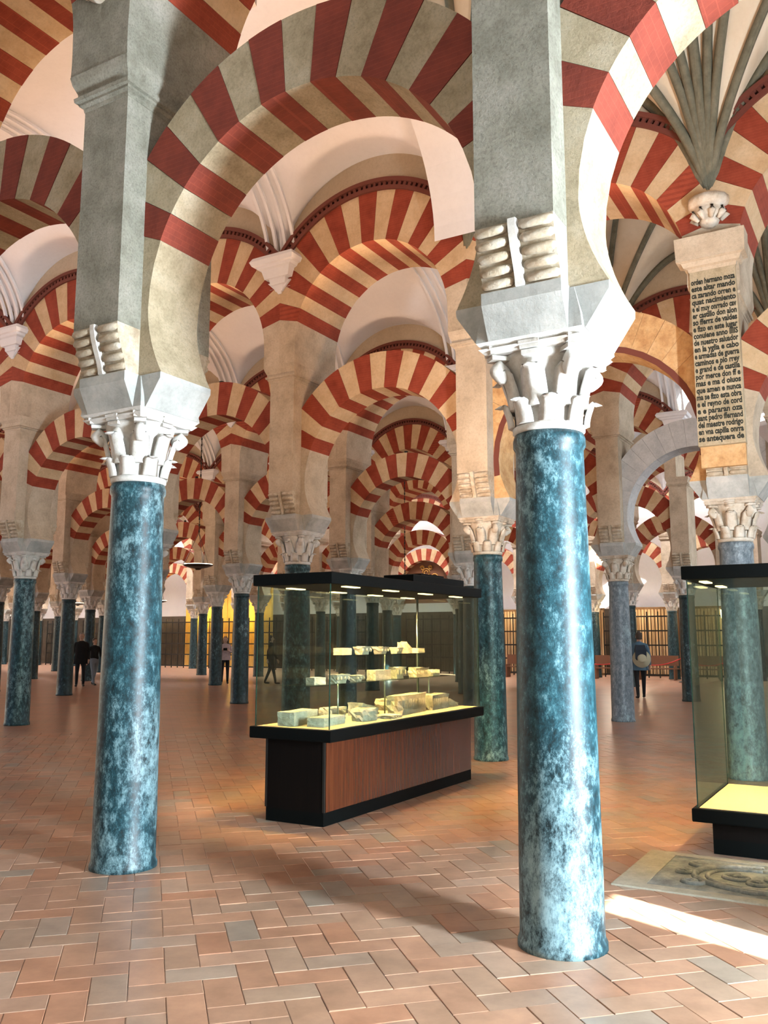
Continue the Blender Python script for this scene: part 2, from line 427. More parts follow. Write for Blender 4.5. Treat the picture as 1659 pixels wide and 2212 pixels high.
def impost_mesh(mat):
    mb = MB()
    # wings under the arches (along t) and under the corbels (along m), all drawn in to the abacus
    mb.rects([(3.26, 0.268, 0.315), (3.265, 0.268, 0.32), (3.455, 0.268, 0.45), (3.50, 0.268, 0.452)])
    mb.rects([(3.26, 0.312, 0.232), (3.44, 0.40, 0.232), (3.51, 0.40, 0.232)])
    mb.rects([(3.26, 0.31, 0.31), (3.34, 0.30, 0.30), (3.5, 0.27, 0.26)])
    return mb.mesh('impost_block', mat)
def corbel_pts(n=9):
    return [(0.385+0.098*math.sin(math.pi/2*min(1, (k/(n-1))))**1.6, 3.51+0.345*k/(n-1)) for k in range(n)]
def corbel_core():
    mb = MB(); P = corbel_pts()
    for sgn in (-1, 1):
        mb.loft([[(sgn*0.2, -0.226, z), (sgn*x, -0.226, z), (sgn*x, 0.226, z), (sgn*0.2, 0.226, z)] for x, z in P])
    return mb
def rolls():
    out = []
    for k in range(5):
        f = (k+0.5)/5; z = 3.515+0.335*f; x = 0.385+0.098*math.sin(math.pi/2*f)**1.6
        for y0, y1 in ((-0.225, -0.035), (0.035, 0.225)):
            out.append([(x, y0, z), (x+0.004, y0+0.02, z), (x+0.004, y1-0.02, z), (x, y1, z)])
    return out
ROLLS = rolls()
def roll_mb(pts, sgn):
    return MB().tube([(sgn*p[0], p[1], p[2]) for p in pts], [0.016, 0.027, 0.027, 0.016], 10)
def band_mb(sgn):
    pts = [(sgn*(x+0.026), z) for x, z in corbel_pts()]
    return MB().loft([[(x-0.03*sgn, -0.028, z), (x+0.006*sgn, -0.022, z), (x+0.006*sgn, 0.022, z), (x-0.03*sgn, 0.028, z)] for x, z in pts])
def corbel_joined(mat):
    mb = corbel_core()
    for sgn in (-1, 1):
        for r in ROLLS:
            q = roll_mb(r, sgn); mb.add(q.v, q.f, 0, True)
        q = band_mb(sgn); mb.add(q.v, q.f)
    return mb.mesh('roll_corbel', mat)
def pier_mesh(mat, mat2):
    mb = MB()
    mb.rects([(3.49, 0.262, 0.228), (3.86, 0.262, 0.228)])
    mb.rects([(3.852, 0.483, 0.228), (4.7, 0.481, 0.228), (5.62, 0.48, 0.228)])
    return mb.mesh('pier', [mat])
def cornice_mesh(mat):
    return MB().rects([(5.60, 0.485, 0.233), (5.63, 0.49, 0.238), (5.645, 0.515, 0.262), (5.665, 0.515, 0.262), (5.67, 0.54, 0.285), (5.70, 0.545, 0.29), (5.705, 0.52, 0.265), (5.74, 0.525, 0.268), (5.80, 0.56, 0.292), (5.86, 0.577, 0.303)]).mesh('cornice', mat)
SH = {k: shaft_mesh(k) for k in ('marble_teal', 'marble_grey', 'marble_dark')}
CAPJ = {k: cap_joined(k) for k in ('capital_stone', 'capital_warm')}
IMP = {k: impost_mesh(k) for k in ('impost_stone', 'pier_plaster')}
COR = {k: corbel_joined(k) for k in ('corbel_stone',)}
PIER = {k: pier_mesh(k, k) for k in ('pier_stone', 'pier_plaster')}
CORN = {k: cornice_mesh(k) for k in ('pier_stone', 'pier_plaster')}
BELL = bell().mesh('bell', 'capital_stone')
PIECE = [(n_, p.mesh(n_, 'capital_stone'), z, a) for n_, p, z, a in CAPP]
CORE = corbel_core().mesh('corbel_core', 'corbel_stone')
ROLLM = [(roll_mb(r, sg).mesh('roll', 'corbel_stone')) for sg in (-1, 1) for r in ROLLS]
BANDM = [band_mb(sg).mesh('band', 'capital_stone') for sg in (-1, 1)]

COL_LABEL = {
    (0, 0): 'large mottled teal marble column nearest the camera, right of the glass case',
    (0, 1): 'large teal marble column in the left foreground with white stains at its foot',
    (1, 0): 'grey marble column below the black-letter inscription, behind the right glass case',
    (1, 1): 'teal marble column at the far right corner of the long stone display case',
    (1, 2): 'marble column seen through the glass just behind the long display case',
    (1, 3): 'second-row column hidden behind the large left foreground column',
    (1, 4): 'leaning-looking dark teal column at the left edge of the picture',
    (2, 1): 'slender grey column with the unpainted grey arch, in front of the hat carrier',
    (2, 4): 'dark column between the woman taking a photo and the long display case',
    (3, 6): 'dark column the woman taking a photo stands beside, to her left',
}
def column(k, i):
    near = k == 0
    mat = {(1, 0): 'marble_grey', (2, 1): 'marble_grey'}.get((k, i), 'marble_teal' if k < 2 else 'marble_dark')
    cap = 'capital_warm' if k in (1, 2) and i in (0, 1) else 'capital_stone'
    pm = 'pier_stone' if k == 0 else 'pier_plaster'
    lab = COL_LABEL.get((k, i), '%s marble column of the %s row back, %s' % ('teal' if k < 2 else 'dark', ORD[k], nth(k, i)))
    t = thing('arcade_column', lab, 'column', k*WID, i*S, 0, 0, 'columns of the striped arcades', 'thing')
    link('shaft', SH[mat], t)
    if near:
        c = link('capital', BELL, t)
        for n_, me, z, a in PIECE: link(n_, me, c, (0, 0, z), a)
    else: link('capital', CAPJ[cap], t)
    link('impost_block', IMP['impost_stone'], t)
    if near:
        c = link('roll_corbel', CORE, t)
        for me in ROLLM: link('roll', me, c)
        for me in BANDM: link('band', me, c)
    else: link('roll_corbel', COR['corbel_stone'], t)
    link('pier', PIER[pm], t); link('cornice', CORN[pm], t)
    return t

# ------------------------------------------------------------------ arches
def hit(th, zc, ce, r, clip):
    c, s_ = math.cos(th), math.sin(th)
    b = s_*(zc-ce); q = -b+math.sqrt(b*b-(zc-ce)**2+r*r)
    if abs(c) > 1e-6 and abs(q*c) > clip: q = clip/abs(c)
    return q*c, zc+q*s_
def vouss(zc, r, ce, rx, clip, a0, a1, g=0.0012, n=3):
    inn = [(r*math.cos(a0+g+(a1-a0-2*g)*k/n), zc+r*math.sin(a0+g+(a1-a0-2*g)*k/n)) for k in range(n+1)]
    ext = [hit(a0+g+(a1-a0-2*g)*k/n, zc, ce, rx, clip) for k in range(n+1)]
    x0, x1 = ext[0], ext[-1]
    if (abs(abs(x0[0])-clip) < 1e-6) != (abs(abs(x1[0])-clip) < 1e-6):     # keep the corner
        sg = 1 if math.cos((a0+a1)/2) > 0 else -1
        zz = ce+math.sqrt(max(0, rx*rx-clip*clip))
        ext = sorted(ext+[(sg*clip, zz)], key=lambda p: math.atan2(p[1]-zc, p[0]))
    return inn+ext[::-1]
class Arch:
    def __init__(s, zc, r, ce, rx, clip, th, start, pitch, n, zbot, xbot):
        s.p = (zc, r, ce, rx, clip); s.th = th; s.n = n
        A = math.radians
        s.polys = [vouss(*s.p, A(start+pitch*j), A(start+pitch*(j+1))) for j in range(n)]
        a0 = A(start)
        prof = []
        for k in range(9):
            z = zbot+(zc-zbot)*k/8
            u = (zc-z)/(zc-zbot) if zc > zbot else 0
            x = math.sqrt(max(0, r*r-(zc-z)**2)); x = x+(xbot-math.sqrt(max(0, r*r-(zc-zbot)**2)))*u**1.5
            prof.append((x, z))
        prof += [(r*math.cos(a0*k/3), zc+r*math.sin(a0*k/3)) for k in (1, 2, 3)]
        e = hit(a0, zc, ce, rx, clip)
        s.spr = prof+[e, (clip, zbot)]
    def meshes(s, red, cream, spr):
        out = []
        for j, p in enumerate(s.polys):
            rd = j % 2 == (0 if s.n % 4 == 3 else 0)
            th = s.th-(0.0 if rd else 0.003)
            out.append((MB().prism(p, -th, th).mesh('voussoir', red if rd else cream)))
        sp = MB().prism(s.spr, -s.th+0.003, s.th-0.003).mesh('springer', spr)
        sp2 = MB().prism([(-a, b) for a, b in s.spr], -s.th+0.003, s.th-0.003).mesh('springer', spr)
        return out, (sp, sp2)
    def joined(s, red, cream, spr):
        mb = MB()
        for j, p in enumerate(s.polys):
            rd = j % 2 == 0
            mb.prism(p, -s.th+(0 if rd else .003), s.th-(0 if rd else .003), 0 if rd else 1)
        mb.prism(s.spr, -s.th, s.th, 2); mb.prism([(-a, b) for a, b in s.spr], -s.th, s.th, 2)
        return mb.mesh('arch_ring', [red, cream, spr])
LOW = Arch(4.0, 1.325, 4.135, 1.75, S/2-0.228, 0.265, 22.5, 9, 15, 3.50, 1.17)
UPP = Arch(6.2, 1.32, 6.42, 1.87, S/2, 0.575, 13.5, 9, 17, 5.86, 1.32)
def wall_over(mat):
    mb = MB(); n = 24; zt = 9.45
    P = []
    for k in range(n+1):
        t = -S/2+S*k/n; P.append((t, 6.42+math.sqrt(1.87**2-t*t)))
    for a, b in zip(P, P[1:]):
        mb.prism([a, b, (b[0], zt), (a[0], zt)], -0.5, 0.5)
    return mb.mesh('spandrel_wall', mat)
def dentil():
    mb = MB(); a0 = math.acos((S/2-0.03)/1.9); n = 44
    def arc(r0, r1, x0, x1, mi):
        rings = []
        for k in range(n+1):
            a = a0+(math.pi-2*a0)*k/n
            rings.append([(x0, r0*math.cos(a), 6.42+r0*math.sin(a)), (x1, r0*math.cos(a), 6.42+r0*math.sin(a)), (x1, r1*math.cos(a), 6.42+r1*math.sin(a)), (x0, r1*math.cos(a), 6.42+r1*math.sin(a))])
        mb.loft(rings, mi)
    arc(1.868, 1.93, -0.61, -0.48, 0); arc(1.99, 2.05, -0.63, -0.48, 0); arc(1.93, 1.99, -0.55, -0.48, 1)
    for k in range(n):
        a = a0+(math.pi-2*a0)*(k+0.5)/n; w = (math.pi-2*a0)/n*0.27
        rings = [[(x, r*math.cos(b), 6.42+r*math.sin(b)) for r, b in ((1.925, a-w), (1.925, a+w), (1.992, a+w), (1.992, a-w))] for x in (-0.60, -0.53)]
        mb.loft(rings, 2)
    return mb.mesh('dentil_moulding', ['band_red', 'dentil_dark', 'band_red'])
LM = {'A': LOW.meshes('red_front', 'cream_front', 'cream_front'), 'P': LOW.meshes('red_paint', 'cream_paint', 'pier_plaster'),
      'T': LOW.meshes('tan_plaster', 'tan_plaster', 'tan_plaster'), 'G': LOW.meshes('grey_arch', 'grey_arch', 'grey_arch')}
UM = {'A': UPP.meshes('red_paint', 'cream_paint', 'pier_stone'), 'P': UPP.meshes('red_paint', 'cream_paint', 'pier_plaster')}
LJ, UJ = LOW.joined('red_paint', 'cream_paint', 'pier_plaster'), UPP.joined('red_paint', 'cream_paint', 'pier_plaster')
WALLO, DENT = wall_over('wall_plaster'), dentil()
TRIM = MB()
for k in range(20):
    a, b = math.radians(-8+196*k/20), math.radians(-8+196*(k+1)/20)
    TRIM.loft([[(x, r*math.cos(q), 4.0+r*math.sin(q)) for x, r in ((-0.27, 1.322), (-0.27, 1.40), (-0.262, 1.40), (-0.262, 1.322))] for q in (a, b)])
TRIM = TRIM.mesh('red_edge_line', 'band_red')
ARCH_LABEL = {
    (0, 0): 'big red and cream striped horseshoe arch between the two foreground columns',
    (0, -1): 'bright-soffited striped arch rising right from the nearest column out of the picture',
    (0, 1): 'striped lower arch at the left edge beyond the left foreground pier',
    (1, 0): 'unpainted orange-tan plaster arch left of the inscribed pier',
    (2, 0): 'plain grey stone arch seen under the orange-tan arch',
    (1, 1): 'striped lower arch above the long display case, framed by the foreground arch',
    (5, 5): 'far pink-lit striped arch holding the gilded fretwork tympanum',
}
UP_LABEL = {(1, 1): 'upper striped arch under a dark toothed moulding, framed by the foreground arch',
            (0, 0): 'upper arch over the foreground columns, cut off by the top edge',
            (0, 1): 'upper striped arch in the top left corner'}
def bay(k, i):
    m, t = k*WID, (i+0.5)*S
    ind = k <= 4
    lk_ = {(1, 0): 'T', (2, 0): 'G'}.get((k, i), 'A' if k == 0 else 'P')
    pos = '%s arcade, %s' % (ORD[k], nth(k, i))
    a = thing('horseshoe_arch', ARCH_LABEL.get((k, i), 'red and cream lower arch of the '+pos), 'arch', m, t, 0, 0, 'lower horseshoe arches')
    if ind:
        for me in LM[lk_][0]: link('voussoir', me, a)
        for me in LM[lk_][1]: link('springer', me, a)
    else: link('arch_ring', LJ, a)
    if lk_ == 'T': link('red_edge_line', TRIM, a)
    u = thing('upper_arch', UP_LABEL.get((k, i), 'red and cream upper arch of the '+pos), 'arch', m, t, 0, 0, 'upper arches of the arcades')
    if ind:
        um = UM['A' if k == 0 else 'P']
        for me in um[0]: link('voussoir', me, u)
        for me in um[1]: link('springer', me, u)
    else: link('arch_ring', UJ, u)
    link('spandrel_wall', WALLO, u)
    if k >= 1: link('dentil_moulding', DENT, u)
RANGE = {0: (-1, 3), 1: (-1, 6), 2: (0, 8), 3: (1, 11), 4: (1, 13), 5: (1, 15)}
for k, (i0, i1) in RANGE.items():
    for i in range(i0, i1+1): column(k, i)
    for i in range(i0, i1): bay(k, i)

# ------------------------------------------------------------------ vaults
HM = WID/2-0.5
def vz_baroque(m, t):
    b = 7.45+2.1*math.sqrt(max(0, 1-(m/HM)**2)); l = 7.45+1.45*math.sqrt(max(0, 1-(t/(S/2))**2))
    return max(b, l)
def vz_gothic(m, t):
    P = lambda u: max(0.0, 1-abs(u)**1.5)**0.62
    return 6.75+max(4.2*P(m/HM), 2.5*P(t/(S/2)))
def vault(fn, mat, hole=False):
    mb = MB(); nm, nt_ = 40, 28
    V = [(-HM+2*HM*a/nm, -S/2+S*b/nt_) for a in range(nm+1) for b in range(nt_+1)]
    F = []
    for a in range(nm):
        for b in range(nt_):
            if hole and 17 <= a < 23 and 8 <= b < 20: continue
            F.append((a*(nt_+1)+b, (a+1)*(nt_+1)+b, (a+1)*(nt_+1)+b+1, a*(nt_+1)+b+1))
    mb.add([(x, y, fn(x, y)) for x, y in V], F, 0, True)
    return mb.mesh('vault_web', mat, False)
VB, VG, VH = vault(vz_baroque, 'vault_plaster'), vault(vz_gothic, 'web_plaster'), vault(vz_baroque, 'vault_plaster', True)
def barrel(m): return 7.45+2.1*math.sqrt(max(0, 1-(m/HM)**2))
def fillet(w0, w1, depth, lo=0.0):
    mb = MB(); rings = []
    for k in range(33):
        a = math.pi*k/32; m = -HM*math.cos(a); z = 7.45+2.1*math.sin(a)
        nx, nz = -math.cos(a)*2.1, math.sin(a)*HM; l = math.hypot(nx, nz); nx /= l; nz /= l
        z2 = z-depth*nz; m2 = m-depth*nx
        rings.append([(m, w0, z), (m2, w0, z2-lo*(1-math.sin(a))), (m2, w1, z2-lo*(1-math.sin(a))), (m, w1, z)])
    return mb.loft(rings, 0, False)
FIL = [fillet(a, a+0.05, 0.05).mesh('vault_rib', 'vault_plaster') for a in (-0.28, -0.12, 0.07, 0.23)]
TRANS = fillet(-0.38, 0.38, 0.30, 0.32).mesh('transverse_arch', 'vault_plaster')
BRK = MB()
BRK.rects([(7.06, 0.05, 0.07), (7.16, 0.06, 0.09), (7.165, 0.09, 0.14), (7.26, 0.10, 0.16), (7.265, 0.13, 0.23), (7.40, 0.16, 0.27), (7.42, 0.20, 0.32), (7.46, 0.22, 0.34), (7.47, 0.26, 0.39), (7.53, 0.29, 0.42), (7.60, 0.25, 0.38)])
for y in (-0.17, 0.0, 0.17): BRK.rects([(7.02, 0.03, 0.03), (7.06, 0.05, 0.05), (7.12, 0.05, 0.05)]); BRK.xform(Matrix.Translation((0, y, 0.10 if y else 0.0)), len(BRK.v)-12)
BRK = BRK.mesh('bracket', 'vault_plaster')
def ribpath(t0, m0, t1, m1, n=18):
    return [(m0+(m1-m0)*k/n, t0+(t1-t0)*k/n) for k in range(n+1)]
def gothic_ribs():
    out = []
    for sg in (-1, 1):
        for y0, dirs in ((-S/2, ((0.0, 0.0), (S/4, 0.0), (S/2, 0.0), (S/2, sg*HM*0.55), (S/2, sg*HM*0.98))), (S/2, ((0.0, 0.0), (-S/4, 0.0), (-S/2, 0.0), (-S/2, sg*HM*0.55), (-S/2, sg*HM*0.98)))):
            for dt, m1 in dirs:
                pts = []
                for m, t in ribpath(y0*0.995, sg*HM*0.985, y0+dt, m1):
                    pts.append((m, t, vz_gothic(m, t)-0.07))
                big_ = MB().tube(pts, 0.058, 6)
                q = MB().tube([(a, b, c-0.06) for a, b, c in pts], 0.03, 5); big_.add(q.v, q.f, 0, True)
                out.append(big_.mesh('rib', 'rib_stone'))
    return out
RIBS = gothic_ribs()
CORB_G = MB().lathe([(0.03, 6.42), (0.10, 6.46), (0.12, 6.50), (0.10, 6.53), (0.16, 6.56), (0.19, 6.63), (0.17, 6.66), (0.22, 6.68), (0.24, 6.72), (0.24, 6.78)], 12)
for j in range(9):
    a = 2*math.pi*j/9
    CORB_G.tube([(0.13*math.cos(a), 0.13*math.sin(a), 6.50), (0.20*math.cos(a), 0.20*math.sin(a), 6.57), (0.19*math.cos(a), 0.19*math.sin(a), 6.63)], [0.02, 0.045, 0.02], 6)
CORB_G = CORB_G.mesh('corbel_capital', 'capital_warm')
AIS = {-1: (-2, 3, 'the aisle over the viewer'), 0: (-2, 7, 'the aisle with the display cases'), 1: (-2, 9, 'the third aisle'),
       2: (-1, 12, 'the fourth aisle'), 3: (-1, 14, 'the fifth aisle'), 4: (-1, 16, 'the sixth aisle'), 5: (-1, 16, 'the chapels')}
for k, (b0, b1, nm) in AIS.items():
    c = thing('ceiling', 'pale plaster vaulting above '+nm, None, (k+0.5)*WID, 0, 0, 0, None, 'structure')
    for i in range(b0, b1):
        y = (i+0.5)*S
        goth = k in (0, 1) and i < 1
        link('vault_web', VG if goth else (VH if k in (4, 5) else VB), c, (0, y, 0))
        if goth:
            if i in (-1, 0):
                for r in RIBS: link('rib', r, c, (0, y, 0))
            for sg in (-1, 1):
                link('corbel_capital', CORB_G, c, (sg*(HM-0.10), i*S, 0.10 if k == 0 else 0.0))
        elif k in (0, 1, 2):
            if i > 1 or k != 0:
                for f_ in FIL: link('vault_rib', f_, c, (0, i*S, 0))
            if i > 1 or k: 
                for sg in (-1, 1): link('bracket', BRK, c, (sg*(HM-0.06), i*S, 0))
    if k == -1:
        for i in (0, 1, 2): link('corbel_capital', CORB_G, c, (WID/2-0.60, i*S, -0.04))
    if k == 0: link('transverse_arch', TRANS, c, (0, S, 0))
    if k in (4, 5):
        sk = MB().box(-0.65, 0.65, -0.75, 0.75, 9.95, 9.97).mesh('skylight_pane', 'skylight')
        cu = MB()
        for x0, x1, y0, y1 in ((-0.9, -0.65, -1.0, 1.0), (0.65, 0.9, -1.0, 1.0), (-0.65, 0.65, -1.0, -0.75), (-0.65, 0.65, 0.75, 1.0)): cu.box(x0, x1, y0, y1, 9.40, 10.0)
        cu = cu.mesh('skylight_kerb', 'vault_plaster')
        for i in range(1, 16):
            link('skylight_pane', sk, c, (0, (i+0.5)*S, 0)); link('skylight_kerb', cu, c, (0, (i+0.5)*S, 0))

# ------------------------------------------------------------------ outer walls
def wall(name, label, quads, mat='wall_plaster'):
    mb = MB()
    for q in quads: mb.box(*q)
    o = link(name, mb.mesh(name, mat), None, G(0, 0), ROT)
    return tag(o, label, None, None, 'structure')
FAR_M = 5*WID+3.6
glow_panels = [(-5.4, -1.9, 3.3, 7.0), (1.6, 4.9, 3.5, 7.0), (WID+1.6, WID+4.9, 3.5, 7.0), (2*WID+1.6, 2*WID+4.9, 3.5, 7.0), (3*WID+1.6, 3*WID+4.9, 3.5, 7.0)]  # unseen glowing panels added in the side wall to brighten piers and arches
qs = []; y0, y1 = WALL_T-0.4, WALL_T
qs += [(-7.4, -5.4, y0, y1, 0, 12), (-5.4, -1.9, y0, y1, 0, 3.3), (-5.4, -1.9, y0, y1, 7.0, 12), (-1.9, DOOR_M0, y0, y1, 0, 12), (DOOR_M0, DOOR_M1, y0, y1, DOOR_H, 12)]
px = DOOR_M1
for a, b, z0, z1 in glow_panels[1:]:
    qs += [(px, a, y0, y1, 0, 12), (a, b, y0, y1, 0, z0), (a, b, y0, y1, z1, 12)]; px = b
qs += [(px, FAR_M+0.4, y0, y1, 0, 12)]
wall('wall_right', 'plastered side wall with a narrow open door and tall alabaster windows', qs)
for j, (a, b, z0, z1) in enumerate(glow_panels):
    w = link('window_%d' % (j+1), MB().box(a, b, y0+0.15, y0+0.2, z0, z1).mesh('window_pane', 'alabaster%d' % j), None, G(0, 0), ROT)
    tag(w, 'tall glowing alabaster window, %s along the side wall' % ORD[j], None, None, 'structure')
    fr = MB()
    for f_ in (0.25, 0.5, 0.75): fr.box(a+(b-a)*f_-0.03, a+(b-a)*f_+0.03, y0+0.2, y0+0.27, z0, z1)
    for f_ in (0.33, 0.66): fr.box(a, b, y0+0.2, y0+0.27, z0+(z1-z0)*f_-0.03, z0+(z1-z0)*f_+0.03)
    link('mullion', fr.mesh('mullion', 'black_iron'), w)
wall('wall_back', 'plastered wall behind the viewer', [(-7.4, -7.0, WALL_T, 12, 0, 12)])
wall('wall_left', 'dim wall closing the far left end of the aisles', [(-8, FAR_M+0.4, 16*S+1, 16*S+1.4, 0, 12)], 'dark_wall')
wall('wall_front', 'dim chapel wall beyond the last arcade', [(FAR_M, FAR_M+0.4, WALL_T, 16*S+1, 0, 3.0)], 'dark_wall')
wall('wall_upper', 'pale upper chapel wall beyond the last arcade', [(FAR_M, FAR_M+0.4, WALL_T, 16*S+1, 3.0, 12)], 'vault_plaster')

# ------------------------------------------------------------------ uplights clamped to the backs of the piers, more added on the lower arches
def uplights():
    can = MB().lathe([(0.055, 0.0), (0.065, 0.02), (0.07, 0.12), (0.075, 0.13), (0.06, 0.13), (0.055, 0.06)], 14).mesh('lamp_can', 'black_iron')
    arm = MB().tube([(-0.22, 0, -0.06), (-0.05, 0, -0.06), (0, 0, 0.0)], 0.014, 6).mesh('bracket_arm', 'black_iron')
    stand = MB().box(-0.09, 0.09, -0.06, 0.06, -0.03, 0.0).mesh('stand', 'black_iron')
    fronts = [(k, i) for k, r_ in ((1, (0, 1, 2, 3, 4)), (2, (1, 2, 3, 4, 5, 6)), (3, (2, 4, 6, 8))) for i in r_]  # second set, added out of sight on the arch crowns to warm the soffits
    for k, i in fronts:
        t = thing('uplight', 'small black uplight resting on the lower arch, %s arcade, %s' % (ORD[k], nth(k, i)), 'spotlight', k*WID-0.04, (i+0.5)*S, 5.90, math.pi, 'uplights on the lower arches')
        link('lamp_can', can, t).scale = (0.6, 0.6, 0.5); link('stand', stand, t).scale = (0.6, 0.6, 0.6)
        l = add_light('SPOT', 'uplight_bulb', (0.02, 0, 0.14), UP_W*1.5, WARM, t, spot_size=math.radians(140), spot_blend=0.9, shadow_soft_size=0.07)
        l.rotation_euler = Vector((0.88, 0, 0.48)).to_track_quat('-Z', 'Y').to_euler()
    spots = [(0, i) for i in range(-1, 4)]+[(1, i) for i in range(-1, 6)]+[(2, i) for i in range(0, 8)]+[(3, i) for i in range(1, 11, 1)]
    for k, i in spots:
        t = thing('uplight', 'small black uplight clamped behind the pier, %s arcade, %s' % (ORD[k], nth(k, i)), 'spotlight', k*WID+0.78, i*S, 5.72, 0, 'uplights behind the piers')
        link('lamp_can', can, t); link('bracket_arm', arm, t)
        goth = k in (0, 1) and i <= 0
        l = add_light('SPOT', 'uplight_bulb', (0.02, 0, 0.14), UP_W*(0.8 if goth else 1.0)*(1.0 if k < 2 else 0.9), WARM, t, spot_size=math.radians(165), spot_blend=0.6, shadow_soft_size=0.07)
        l.rotation_euler = Vector((0.75, 0, 0.65)).to_track_quat('-Z', 'Y').to_euler()
uplights()

# ------------------------------------------------------------------ hanging dish lamps
def dish_lamp(m, t, z, r, label, top=9.58, w=25):
    o = thing('hanging_lamp', label, 'lamp', m, t, z, 0, 'hanging dish lamps')
    link('bowl', MB().lathe([(0.02*r, -0.34*r), (0.16*r, -0.33*r), (0.22*r, -0.24*r), (0.55*r, -0.19*r), (0.9*r, -0.08*r), (r, 0.0), (1.03*r, 0.02*r), (0.97*r, 0.02*r), (0.9*r, -0.05*r), (0.3*r, -0.14*r), (0.02*r, -0.15*r)], 28).mesh('bowl', 'lamp_brass'), o)
    link('glow_ring', MB().lathe([(0.80*r, -0.06*r), (0.97*r, 0.005*r), (0.95*r, 0.06*r), (0.78*r, 0.0)], 28).mesh('glow_ring', 'lamp_glow'), o)
    for j in range(3):
        a = 2*math.pi*j/3+0.4
        link('chain', MB().tube([(r*math.cos(a), r*math.sin(a), 0), (0, 0, 2.2*r)], 0.008, 5).mesh('chain', 'black_iron'), o)
    mb = MB(); zz = 2.2*r; n = 0
    while zz < top-z:
        mb.tube([(0, 0, zz), (0, 0, zz+0.09)], 0.014 if n % 2 else 0.024, 5); zz += 0.1; n += 1
    link('hanging_chain', mb.mesh('hanging_chain', 'black_iron'), o)
    add_light('POINT', 'lamp_bulb', (0, 0, 0.12), w, WARM, o, shadow_soft_size=r*0.5)
dish_lamp(2.5*WID, 17.45, 3.92, 0.47, 'black dish lamp on a long chain right of the left foreground column', w=60)
dish_lamp(4.5*WID, 33.2, 3.1, 0.36, 'small dish lamp in front of the yellow lit chapel')
dish_lamp(3.5*WID, 13.6, 3.25, 0.33, 'small dish lamp seen through the long case, left one')
dish_lamp(3.5*WID, 10.3, 3.2, 0.33, 'small dish lamp seen through the long case, right one')
dish_lamp(3.5*WID, 25.5, 3.2, 0.33, 'small dish lamp behind the left foreground column')
dish_lamp(3.5*WID, 30.5, 3.2, 0.33, 'small dish lamp near the left picture edge')

# ------------------------------------------------------------------ display cases
def display_case(label, m0, m1, t0, t1, zdeck, plinth_in, zcan0, zcan1, wood_front=True, lights=(), deck_slab=0.105, name='display_case'):
    o = thing(name, label, 'display case', (m0+m1)/2, (t0+t1)/2, 0)
    hm, ht = (m1-m0)/2, (t1-t0)/2; pi_, pj = plinth_in
    zs = zdeck-deck_slab
    link('plinth', MB().box(-hm+pi_, hm-pi_, -ht+pj, ht-pj, 0, 0.11).mesh('plinth', 'black_lacquer'), o)
    e = 0.015
    link('body', MB().box(-hm+pi_-0.0, hm-pi_, -ht+pj-0.0, ht-pj, 0.11, zs).mesh('body', 'veneer_dark'), o)
    if wood_front:
        link('wood_panel', MB().box(-hm+pi_+0.02, hm-pi_-0.02, -ht+pj-0.012, -ht+pj+0.002, 0.118, zs-0.006).mesh('wood_panel', 'veneer'), o)
        link('wood_panel', MB().box(-hm+pi_+0.02, hm-pi_-0.02, ht-pj-0.002, ht-pj+0.012, 0.118, zs-0.006).mesh('wood_panel', 'veneer'), o)
        for sg in (-1, 1): link('corner_strip', MB().box(-hm+pi_-0.006, -hm+pi_+0.014, sg*(ht-pj)-0.01, sg*(ht-pj)+0.01, 0.118, zs-0.004).mesh('corner_strip', 'black_iron'), o)
    dk = link('deck_frame', MB().rects([(zs, hm, ht), (zs+0.01, hm+0.004, ht+0.004), (zdeck-0.008, hm+0.004, ht+0.004), (zdeck-0.004, hm, ht)]).mesh('deck_frame', 'black_lacquer'), o)
    link('deck_board', MB().box(-hm+0.045, hm-0.045, -ht+0.045, ht-0.045, zdeck-0.012, zdeck).mesh('deck_board', 'deck_board'), dk)
    g = 0.03
    P = [(-hm+g, -hm+g+0.008, -ht+g, ht-g), (hm-g-0.008, hm-g, -ht+g, ht-g), (-hm+g+0.012, hm-g-0.012, -ht+g, -ht+g+0.008), (-hm+g+0.012, hm-g-0.012, ht-g-0.008, ht-g)]
    for a, b, c, d_ in P:
        link('glass_pane', MB().box(a, b, c, d_, zdeck+0.001, zcan0).mesh('glass_pane', 'glass'), o)
    for sx in (-1, 1):
        for sy in (-1, 1):
            x, y = sx*(hm-g-0.004), sy*(ht-g-0.004)
            link('glass_edge', MB().box(x-0.004, x+0.004, y-0.004, y+0.004, zdeck, zcan0).mesh('glass_edge', 'glass_edge'), o)
    cn = link('canopy', MB().rects([(zcan0, hm-0.02, ht-0.02), (zcan0+0.004, hm, ht), (zcan1-0.004, hm, ht), (zcan1, hm-0.006, ht-0.006)]).mesh('canopy', 'black_lacquer'), o)
    for x in lights:
        for y in (-ht+0.12, ht-0.12):
            link('downlight', MB().box(x-0.12, x+0.12, y-0.03, y+0.03, zcan0-0.010, zcan0+0.002).mesh('downlight', 'case_light'), cn)
            l = add_light('SPOT', 'case_bulb', (x-0.12, y, zcan0-0.014), CASE_W, (1.0, 0.56, 0.22), cn, spot_size=math.radians(110), spot_blend=0.5, shadow_soft_size=0.04)
            l.rotation_euler = Vector((0.35, -y*0.7, -1.0)).to_track_quat('-Z', 'Y').to_euler()
    return o
    return o
plain('shelf_rod', (0.55, 0.6, 0.56), 0.2, 0.6)
plain('glass_edge', (0.02, 0.06, 0.045), 0.15)
emit('case_light', (1.0, 0.72, 0.35), 6.0)
CASE_W = 260.0
case = display_case('long glass display case of carved stone fragments on a wood and black base', 1.72, 4.93, 2.63, 3.50, 0.825, (0.09, 0.125), 2.085, 2.19, True, (-1.1, -0.35, 0.4, 1.15))
cm, ct = (1.72+4.93)/2, (2.63+3.50)/2
